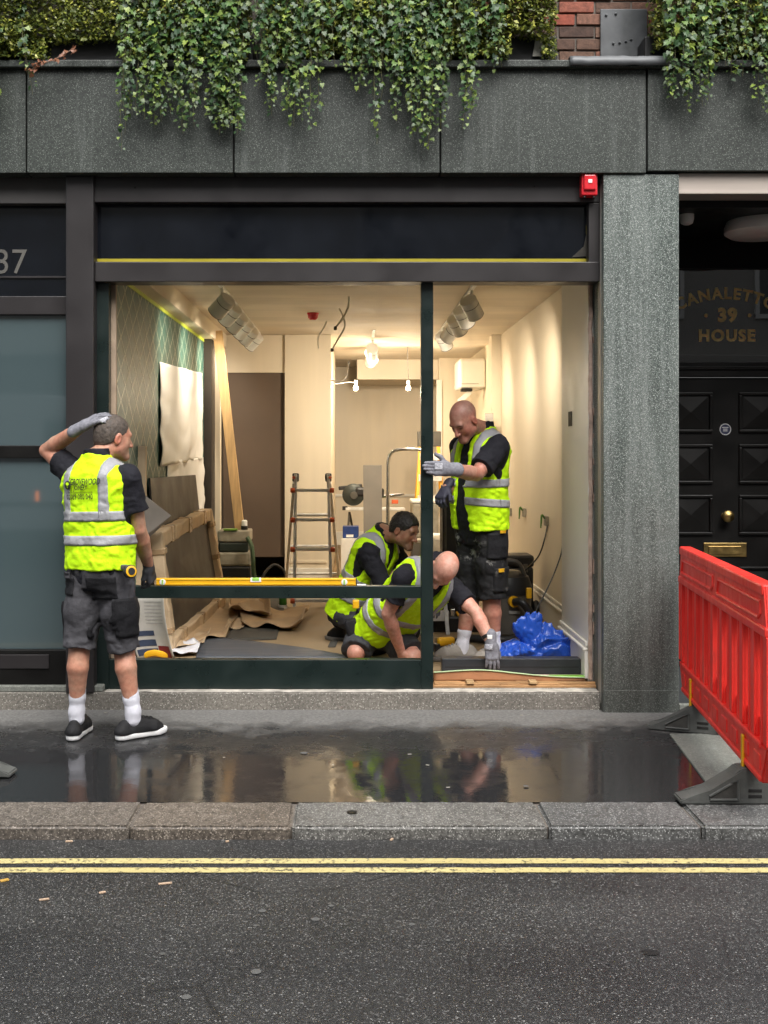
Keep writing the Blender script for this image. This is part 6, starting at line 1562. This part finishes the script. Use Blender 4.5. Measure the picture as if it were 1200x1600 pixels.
for a, b_ in ((546, 540), (546, 560), (622, 628), (622, 606)): beam('stand_leg', mGreyPl, ms_, P(a, 800, Ys+(.2 if b_ > 550 else 0)), V3((X(b_, Ys), Ys+(.3 if b_ in (560, 606) else -.15), FZ)), .03, .03)
tag(beam('grey_plank', mGreyBd, None, V3((X(583, 12.9), 12.9, FZ)), P(582, 727, 13.0), .215, .02, (0, 1, 0), .002), 'upright grey board in front of the saw stand', 'board')
hp2 = thing('chrome_platform_step', 'chrome hoop handrail of a platform step behind the crouching worker', 'platform step', (X(632, 11.4), 11.4, FZ))
tube('handrail', mSteel, hp2, smooth_pts([V3((X(606, 11.4), 11.4, FZ)), P(606, 860, 11.4), P(606, 745, 11.4), P(607, 718, 11.4), P(613, 706, 11.4), P(626, 702, 11.4), P(648, 702, 11.4), P(664, 704, 11.4), P(669, 715, 11.4), P(670, 745, 11.4), P(671, 860, 11.4), V3((X(671, 11.4), 11.4, FZ))], 5), .019, 10)
box('tread', mDusty, hp2, (X(604, 11.4), 11.1, FZ+.50), (X(674, 11.4), 11.37, FZ+.54), .01); box('tread', mDusty, hp2, (X(604, 11.4), 10.9, FZ+.25), (X(674, 11.4), 11.15, FZ+.29), .01)
for px_ in (606, 671): beam('front_leg', mAlu, hp2, V3((X(px_, 11.4), 10.85, FZ)), V3((X(px_, 11.4), 11.36, FZ+.54)), .03, .03)
ys = thing('yellow_step_ladder', 'yellow step ladder with dark cap standing at the back', 'step ladder', (X(670, 14.5), 14.5, FZ)); Yq = 14.5
for pt, pb in ((657, 645), (684, 697)): beam('front_stile', mYel, ys, V3((X(pb, Yq), Yq-.35, FZ)), P(pt, 690, Yq), .045, .03, (0, 1, 0)); beam('rear_stile', mYel, ys, V3((X(pb, Yq), Yq+.4, FZ)), P(pt, 690, Yq+.05), .035, .025, (0, 1, 0))
beam('top_cap', mGreyPl, ys, P(652, 686, Yq), P(689, 686, Yq), .07, .2, (0, 0, 1), .01)
for k in range(5): z_ = FZ+.27*(k+1); beam('step', mAlu, ys, V3((X(647+2*k, Yq), Yq-.35+.06*k, z_)), V3((X(695-2*k, Yq), Yq-.35+.06*k, z_)), .02, .09, (0, 0, 1))
tr2 = thing('grey_storage_bin', 'pale grey dusty crate on the saw table side, behind the mullion', 'crate', P(662, 818, 13)); c = P(662, 800, 13)
box('crate_body', mDusty, tr2, (c.x-.14, 12.9, FZ+.42), (c.x+.17, 13.3, FZ+.82), .02); box('crate_lid', mWhitePl, tr2, (c.x-.15, 12.89, FZ+.821), (c.x+.18, 13.31, FZ+.86), .012); box('crate_base', mGreyPl, tr2, (c.x-.14, 12.9, FZ), (c.x+.17, 13.3, FZ+.4195), .01)
bb = thing('blue_blade_box', 'blue printed box on a white stand beside the ladder', 'box', P(548, 832, 12.6)); c = P(548, 832, 12.6)
box('box_body', mBlue, bb, (c.x-.09, 12.55, c.z-.06), (c.x+.09, 12.75, c.z+.07), .004); box('box_label', mPaper, bb, (c.x-.05, 12.546, c.z-.05), (c.x+.03, 12.5495, c.z-.02), 0); box('stand', mWhitePl, bb, (c.x-.11, 12.5, FZ), (c.x+.12, 12.8, c.z-.062), .006)
rb = thing('plaster_bag', 'dusty pale plaster bag standing behind the mullion', 'bag', fl(688, 905)); c = fl(688, 905)
bm = bmesh.new(); bm_box(bm, (c.x-.12, c.y-.08, FZ), (c.x+.12, c.y+.1, FZ+.48), .05); bmesh.ops.subdivide_edges(bm, edges=bm.edges[:], cuts=3)
for v in bm.verts: v.co += V3((wob(v.co, 7, .03), wob(v.co, 8, .03, 3), wob(v.co, 6, .02, 5)))
from_bm('bag_body', bm, mDusty, rb, True); box('bag_fold', mWhitePl, rb, (c.x-.11, c.y-.03, FZ+.45), (c.x+.11, c.y+.05, FZ+.51), .02)
dc = thing('dark_tall_case', 'tall dark case standing behind the standing worker', 'case', (X(697, 9.6), 9.6, FZ)); 
box('case_body', mBlackPl, dc, (X(690, 9.6), 9.5, FZ), (X(716, 9.6), 9.8, Z(765, 9.6)), .012); box('case_rib', mGreyPl, dc, (X(693, 9.6), 9.49, FZ+.1), (X(696, 9.6), 9.4995, Z(770, 9.6)), .002); box('case_top', mGreyPl, dc, (X(691, 9.6), 9.51, Z(765, 9.6)+.0005), (X(715, 9.6), 9.79, Z(758, 9.6)), .01)
# shop vacuum, cases and power tools near the right wall
vc = thing('shop_vacuum', 'grey and black wet vacuum with yellow latches behind the standing worker', 'vacuum', fl(795, 995)); c = fl(797, 1002)
lathe('tank', M('warm_grey_tank', (.105, .095, .08), .45), vc, [(.15, .03), (.175, .05), (.185, .30), (.18, .34)], (c.x, c.y+.18, FZ), (0, 0, 1), 32)
lathe('motor_head', mBlackPl, vc, [(.19, .341), (.19, .40), (.165, .47), (.10, .51), (.02, .515)], (c.x, c.y+.18, FZ), (0, 0, 1), 32)
tube('carry_handle', mGreyPl, vc, smooth_pts([(c.x-.13, c.y+.15, FZ+.46), (c.x-.12, c.y+.1, FZ+.57), (c.x+.06, c.y+.08, FZ+.585), (c.x+.13, c.y+.12, FZ+.46)], 6), .018, 10)
for a in (-.12, .14): box('yellow_latch', mYel, vc, (c.x+a-.02, c.y-.02, FZ+.32), (c.x+a+.02, c.y+.02, FZ+.40), .008)
box('brand_plate', M('brand_plate_grey', (.30, .29, .27), .5), vc, (c.x-.01, c.y-.012, FZ+.205), (c.x+.075, c.y-.003, FZ+.228), .002)
lathe('hose_port', mYel, vc, [(.042, 0), (.042, .03)], (c.x+.02, c.y-.01, FZ+.30), (.3, -1, 0), 18)
tube('hose', mBlackPl, vc, smooth_pts([(c.x+.03, c.y-.04, FZ+.30), (c.x+.08, c.y-.10, FZ+.30), (c.x+.14, c.y-.10, FZ+.20), (c.x+.13, c.y-.06, FZ+.06), (c.x+.0, c.y-.12, FZ+.035), (c.x-.15, c.y-.14, FZ+.035), (c.x-.32, c.y-.05, FZ+.035)], 6), .030, 12)
for a in (-.14, .14): lathe('caster', mBlackPl, vc, [(.028, -.012), (.03, 0), (.028, .012)], (c.x+a, c.y+.05, FZ+.03), (1, 0, 0), 12)
bc_ = thing('black_tool_chest', 'black plastic tool chest behind the vacuum by the right wall', 'tool chest', fl(805, 965)); c = fl(806, 968)
box('chest_body', mBlackPl, bc_, (c.x-.16, c.y, FZ), (c.x+.15, c.y+.3, FZ+.44), .02); box('chest_lid', mBlackPl, bc_, (c.x-.165, c.y-.005, FZ+.442), (c.x+.155, c.y+.3, FZ+.54), .02)
for a in (-.1, .08): box('chest_latch', mGreyPl, bc_, (c.x+a-.02, c.y-.016, FZ+.40), (c.x+a+.02, c.y-.0055, FZ+.47), .004)
lathe('chest_wheel', mBlackPl, bc_, [(.07, -.02), (.08, 0), (.07, .02)], (c.x+.17, c.y+.0, FZ+.085), (1, 0, 0), 20)
st2 = thing('low_alu_steps', 'low aluminium hop-up frame behind the mullion', 'hop-up', fl(690, 985)); a = fl(700, 992)
for dx_ in (0, -.22): beam('step_leg', mAlu, st2, V3((a.x+dx_, a.y, FZ)), V3((a.x+dx_-.03, a.y+.1, FZ+.42)), .03, .025)
for z_ in (.14, .28, .42): beam('tread', mAlu, st2, V3((a.x-.25, a.y+.03+.15*z_, FZ+z_)), V3((a.x+.01, a.y+.03+.15*z_, FZ+z_)), .03, .08, (0, 0, 1))
def drill(label, c, ang, par=None):
    t = thing('cordless_drill', label, 'drill', c); Mz = Matrix.Translation(c) @ Matrix.Rotation(ang, 4, 'Z')
    box('motor_housing', mYel, t, (-.07, -.028, .04), (.06, .028, .10), .02, Mz); box('chuck', mBlackPl, t, (.0605, -.02, .05), (.12, .02, .09), .012, Mz)
    box('grip', mBlackPl, t, (-.06, -.02, .0), (-.015, .02, .0395), .01, Mz); box('battery', mBlackPl, t, (-.10, -.035, -.001), (-.0605, .035, .06), .008, Mz); return t
drill('yellow cordless drill on the floor just right of the mullion', fl(698, 1018)+V3((0, 0, .002)), .3)
drill('yellow cordless drill standing on the open black case', fl(726, 985)+V3((0, 0, .13)), 2.2)
oc = thing('open_black_case', 'open black tool case with clutter behind the kneeling worker', 'tool case', fl(720, 990)); c = fl(716, 988)
box('case_base', mBlackPl, oc, (c.x-.2, c.y, FZ), (c.x+.2, c.y+.3, FZ+.12), .012); box('case_lid', mBlackPl, oc, (c.x-.2, c.y+.31, FZ+.05), (c.x+.2, c.y+.35, FZ+.40), .012)
for k in range(6): box('tool_bit', (mYel, mGreyPl, mSteel)[k % 3], oc, (c.x-.17+.055*k, c.y+.02, FZ+.121), (c.x-.13+.055*k, c.y+.18, FZ+.14+.02*(k % 3)), .006)
# blue polythene sack
bg_ = thing('blue_sack', 'crumpled blue polythene sack by the right wall', 'sack', fl(838, 1040)); c = fl(838, 1036)
SK = Field(); frb = Fr(c, (0, -1, 0), (0, 0, 1))

def polyblob(Fd, c, r, seed, k=.006, n=16):
    R_ = np.random.RandomState(seed); N_ = R_.normal(0, 1, (n, 3)).astype(np.float32); N_ /= np.linalg.norm(N_, axis=1, keepdims=True); H_ = R_.uniform(.72, 1.0, n).astype(np.float32)
    c_, r_ = A(c), np.array(r, dtype=np.float32)
    Fd.add(lambda p: ((((p-c_)/r_) @ N_.T-H_).max(-1)*float(r_.min())).astype(np.float32), c_-r_*1.3, c_+r_*1.3, k)
for k_, (l_, u_, rl_, rf_, ru_) in enumerate(((.0, .07, .23, .13, .10), (.12, .08, .12, .10, .10), (-.12, .07, .12, .10, .09), (.02, .13, .13, .09, .11), (-.04, .19, .085, .07, .13), (-.06, .25, .045, .04, .10), (.14, .12, .06, .06, .05), (.05, .17, .07, .05, .10))):
    polyblob(SK, frb.w(l_, .01*(k_ % 3), u_), (rl_, rf_, ru_), 40+k_)
SK.plane((0, 0, FZ+.002), (0, 0, -1), .004); SK.disp(folds(.007, (16, 16, 10), 3, .004))
V, Q = SK.mesh(.005); np_mesh('sack_body', V, Q, mBlueBag, bg_)
tube('tied_neck', mBlueBag, bg_, [frb.w(-.058, 0, .27), frb.w(-.064, .01, .315)], [.03, .018], 6)
# threshold board and lifted covering
tbd = thing('anthracite_threshold_bar', 'dark grey threshold bar lying inside the right opening', 'threshold bar', (X(800, 7.12), 7.12, FZ)); 
bm = bmesh.new(); 
box('bar', M('anthracite_metal', (.030, .033, .037), .4, .2), tbd, (X(690, 7.12), 7.10, FZ+.004), (X(908, 7.08), 7.19, FZ+.105), .004); box('bar_groove', mDark, tbd, (X(690, 7.12)+.02, 7.0985, FZ+.05), (X(908, 7.08)-.01, 7.0995, FZ+.054), 0); box('bar_end', mBlackPl, tbd, (X(908, 7.08)+.0002, 7.105, FZ+.008), (X(908, 7.08)+.004, 7.185, FZ+.10), .001)
def lift(u, v):
    px_ = 677+(912-677)*u; up_ = .040*math.exp(-((u-.34)/.34)**2)+.018*(u < .5)*(1-2*u)
    return V3((X(px_, 7.02), 6.99+.10*v, FZ+.006+up_*(1-v)**1.2))
cv = thing('lifted_floor_covering', 'edge of the orange-backed floor covering lifted at the threshold', 'floor covering', (X(780, 7.0), 7.0, FZ))
sheet('covering_top', M('pinkish_underlay', (.52, .40, .32), .8), cv, lift, 40, 8, .004)
sheet('covering_underside', mOrange, cv, lambda u, v: V3((lift(u, 0).x, 6.992-.003*(1-v)+.0*v, FZ-.012+(lift(u, 0).z-FZ+.010)*v)), 40, 6, .003)
bm = bmesh.new(); bm_tube(bm, [lift(k/60, 0)+V3((0, -.004, .002)) for k in range(61)], .0045, 6); from_bm('green_edge', bm, M('green_white_edge', (.42, .56, .30), .6), cv)
sheet('green_corner', mGreenTp, cv, lambda u, v: V3((X(858+54*u, 7.03), 6.985+.06*v, FZ+.0135)), 4, 2, .002)
# socket tails on the right wall
for (px_, py_, lab) in ((798, 800, 'farthest of the three green taped wall sockets'), (820, 801, 'middle one of the three green taped wall sockets'), (855, 814, 'nearest green taped wall socket, with a black flex')):
    Y_ = 1.622*F/(px_-CX); c = P(px_, py_, Y_); t = thing('taped_socket', lab, 'socket', c)
    box('back_box', mDusty, t, (1.60, Y_-.04, c.z-.04), (1.6285, Y_+.04, c.z+.04), .004)
    for k in range(3): tube('taped_wire', M('green_insulation', (.10, .26, .04), .6), t, smooth_pts([V3((1.60, Y_-.02+.02*k, c.z+.02)), V3((1.575, Y_-.03+.02*k, c.z+.05)), V3((1.57, Y_-.02+.015*k, c.z-.02-.02*k))], 4), .006, 5)
Y_ = 1.6*F/(855-CX); tag(tube('black_flex', mCable, None, smooth_pts([P(855, 822, Y_), P(851, 842, Y_-.1), P(842, 868, Y_-.1), P(826, 886, Y_-.05), P(818, 893, Y_)]), .006, 6), 'black flex falling from the nearest taped socket', 'flex')
tag(tube('thin_black_lead', mCable, None, smooth_pts([P(879, 848, 8.0), P(876, 868, 7.95), P(862, 905, 7.9), P(840, 950, 7.8), P(825, 980, 7.7), fl(822, 1020)]), .005, 6), 'thin black lead running down to the blue sack', 'lead')
# air conditioning box
Ya = 13.6; ac = thing('air_conditioner', 'beige air conditioning box high on the right wall', 'air conditioner', P(733, 585, Ya))
box('housing', mWhiteP, ac, (X(718, Ya), Ya, Z(606, Ya)), (1.619, Ya+.7, Z(560, Ya)), .03); box('outlet', mDark, ac, (X(722, Ya), Ya-.006, Z(611, Ya)), (X(738, Ya), Ya+.2, Z(607, Ya)), .003)
box('front_seam', mDusty, ac, (X(721, Ya), Ya-.004, Z(600, Ya)), (X(748, Ya), Ya-.0005, Z(599, Ya)), .001); beam('conduit', mWhiteP, ac, P(735, 612, Ya+.15), P(717, 628, Ya+.15), .06, .05, (0, 1, 0))
Yr = 12.2; tag(beam('steel_profile', mSteel, None, V3((X(768, Yr), Yr-.25, FZ)), P(764, 646, Yr-.06), .09, .03, (0, 1, 0)), 'shiny steel profile leaning on the right pilaster', 'steel profile')
# ceiling details
for (px_, py_, lab) in ((489, 489, 'red smoke detector on the ceiling near the hanging cables'), (612, 572, 'red and white detector on the ceiling near the bulbs')):
    Y_ = (CZ-CH)*F/(CY-py_); c = V3((X(px_, Y_), Y_, CZ)); t = thing('smoke_detector', lab, 'smoke detector', c)
    lathe('detector_base', mWhitePl if px_ > 600 else mRedA, t, [(.055, 0), (.055, .015)], c-V3((0, 0, .0155)), (0, 0, 1), 20); lathe('detector_dome', mRedA, t, [(.005, -.05), (.03, -.048), (.045, -.03), (.05, 0)], c-V3((0, 0, .016)), (0, 0, 1), 20)
def ceiling_cable(label, pts, mat=mCableW, con=True):
    p = [P(*q) for q in pts]; t = thing('hanging_cable', label, 'cable', p[0]); tube('cable', mat, t, smooth_pts(p, 6), .008, 6)
    if con: lathe('connector', mGreyPl, t, [(.012, 0), (.014, .01), (.012, .03)], p[-1]-V3((0, 0, .02)), (0, 0, 1), 8)
ceiling_cable('long hanging cable ending in grey connectors by the ceiling centre', [(545, 463, 9.28), (544, 480, 9.3), (535, 498, 9.3), (524, 512, 9.3)])
ceiling_cable('thin cable crossing the long one below the ceiling', [(530, 482, 9.6), (537, 498, 9.6), (538, 512, 9.6), (527, 532, 9.6), (519, 546, 9.65)])
ceiling_cable('short pale cable hanging left of the long one', [(510, 502, 10.9), (506, 512, 10.9), (497, 528, 10.9), (498, 544, 10.9)], con=False)
ceiling_cable('dark cable curling out of the partition side', [(517, 594, 12.4), (530, 596, 12.5), (541, 588, 12.6), (545, 566, 12.7)], mCableG)
# ------------------------------------------------------------------ lit lamps
WARM = (1.0, .86, .67)
def spot(loc, tgt, power0, size=80, name='spot_beam', blend=.6, par=None):
    l = bpy.data.lights.new(name, 'SPOT'); l.energy = power0*2.25; l.spot_size = math.radians(size); l.spot_blend = blend; l.color = WARM; l.shadow_soft_size = .04
    o = bpy.data.objects.new(name, l); COL.objects.link(o); o.location = loc
    o.rotation_euler = (Vector(tgt)-Vector(loc)).to_track_quat('-Z', 'Y').to_euler()
    if par is not None: _parent(o, par)
    return o
mLampGlow = emis('lamp_face_glow', (1, .82, .58), 8)
mLampOff = M('lamp_face', (.25, .24, .22), .3)
def track(label, x, y0, y1, heads, name='track_light', zc=CZ):
    t = thing(name, label, 'track light', (x, (y0+y1)/2, zc))
    box('track_rail', mWhitePl, t, (x-.017, y0, zc-.022), (x+.017, y1, zc-.0005), .003)
    for (hy, tgt, power, glow) in heads:
        c = Vector((x, hy, zc-.16)); d = (Vector(tgt)-c).normalized()
        hd = tube('lamp_head', mWhitePl, t, [c-d*.085, c-d*.08, c+d*.085], [.062, .068, .068], 24)
        tube('head_groove', mGreyPl, hd, [c-d*.030, c-d*.025], .0688, 24); tube('bezel', mGreyPl, hd, [c+d*.080, c+d*.0855], .0686, 24)
        tube('stem', mWhitePl, hd, [(x, hy, zc-.022), (x, hy, zc-.12)], .012, 8)
        lathe('lamp_face', mLampGlow if glow else mLampOff, hd, [(.056, 0), (.056, .002)], c+d*.0862, d, 18)
        if power: spot(c+d*.1, tgt, power, 125, blend=1.0, par=hd)
    return t
track('white track of six spotlights on the ceiling near the wallpaper', -1.01, 8.3, 12.1,
      [(8.65+.55*k, (-1.01-.66, 8.65+.55*k+.42, CZ-.16-.62), (7, 0, 13, 0, 15, 12)[k], k != 1 and k != 3) for k in range(6)])
track('white track of spotlights on the ceiling near the right wall', .93, 8.0, 12.2,
      [(8.75, (1.62, 9.7, 1.7), 16, True), (9.35, (1.62, 10.3, 1.7), 0, False), (9.95, (1.62, 10.9, 1.7), 13, True), (10.6, (-.3, 12.3, 1.1), 60, True), (11.4, (1.63, 12.4, 1.6), 12, True)])
track('short track with three stacked spotlights beyond the hanging cables', X(582, 12.6), 11.8, 14.2,
      [(12.6, (.5, 17.0, .9), 26, True), (13.2, (.9, 15.4, 1), 0, False), (13.8, (.1, 17, 1.1), 24, True)])
def bulb(label, px, py, Y, power, hang):
    c = P(px, py, Y); t = thing('bare_bulb', label, 'light bulb', c)
    lathe('glass_bulb', emis('bulb_glow', (1, .80, .48), 40), t, [(.006, .04), (.012, .03), (.024, .01), (.028, -.006), (.022, -.024), (.004, -.032)], c, (0, 0, 1), 18)
    lathe('lamp_holder', mWhitePl, t, [(.017, .09), (.022, .075), (.02, .046)], c, (0, 0, 1), 12)
    tube('flex', mCableG, t, smooth_pts(hang), .005, 6)
    l = bpy.data.lights.new('bulb_light', 'POINT'); l.energy = power; l.color = (1, .84, .62); l.shadow_soft_size = .05
    o = bpy.data.objects.new('bulb_light', l); COL.objects.link(o); o.location = c+Vector((0, -.05, -.07)); _parent(o, t)
bulb('small lit bulb on a flex beside the partition wall', 556, 606, 13.0, 10, [P(556, 598, 13.0), P(545, 597, 12.9), P(530, 599, 12.7), P(518, 600, 12.5)])
bulb('large lit bulb hanging in the rear of the shop', 638, 606, 13.6, 13, [P(638, 594, 13.6), P(638, 585, 13.7), P(637, 560, 13.7), P(637, 535, 13.7)])
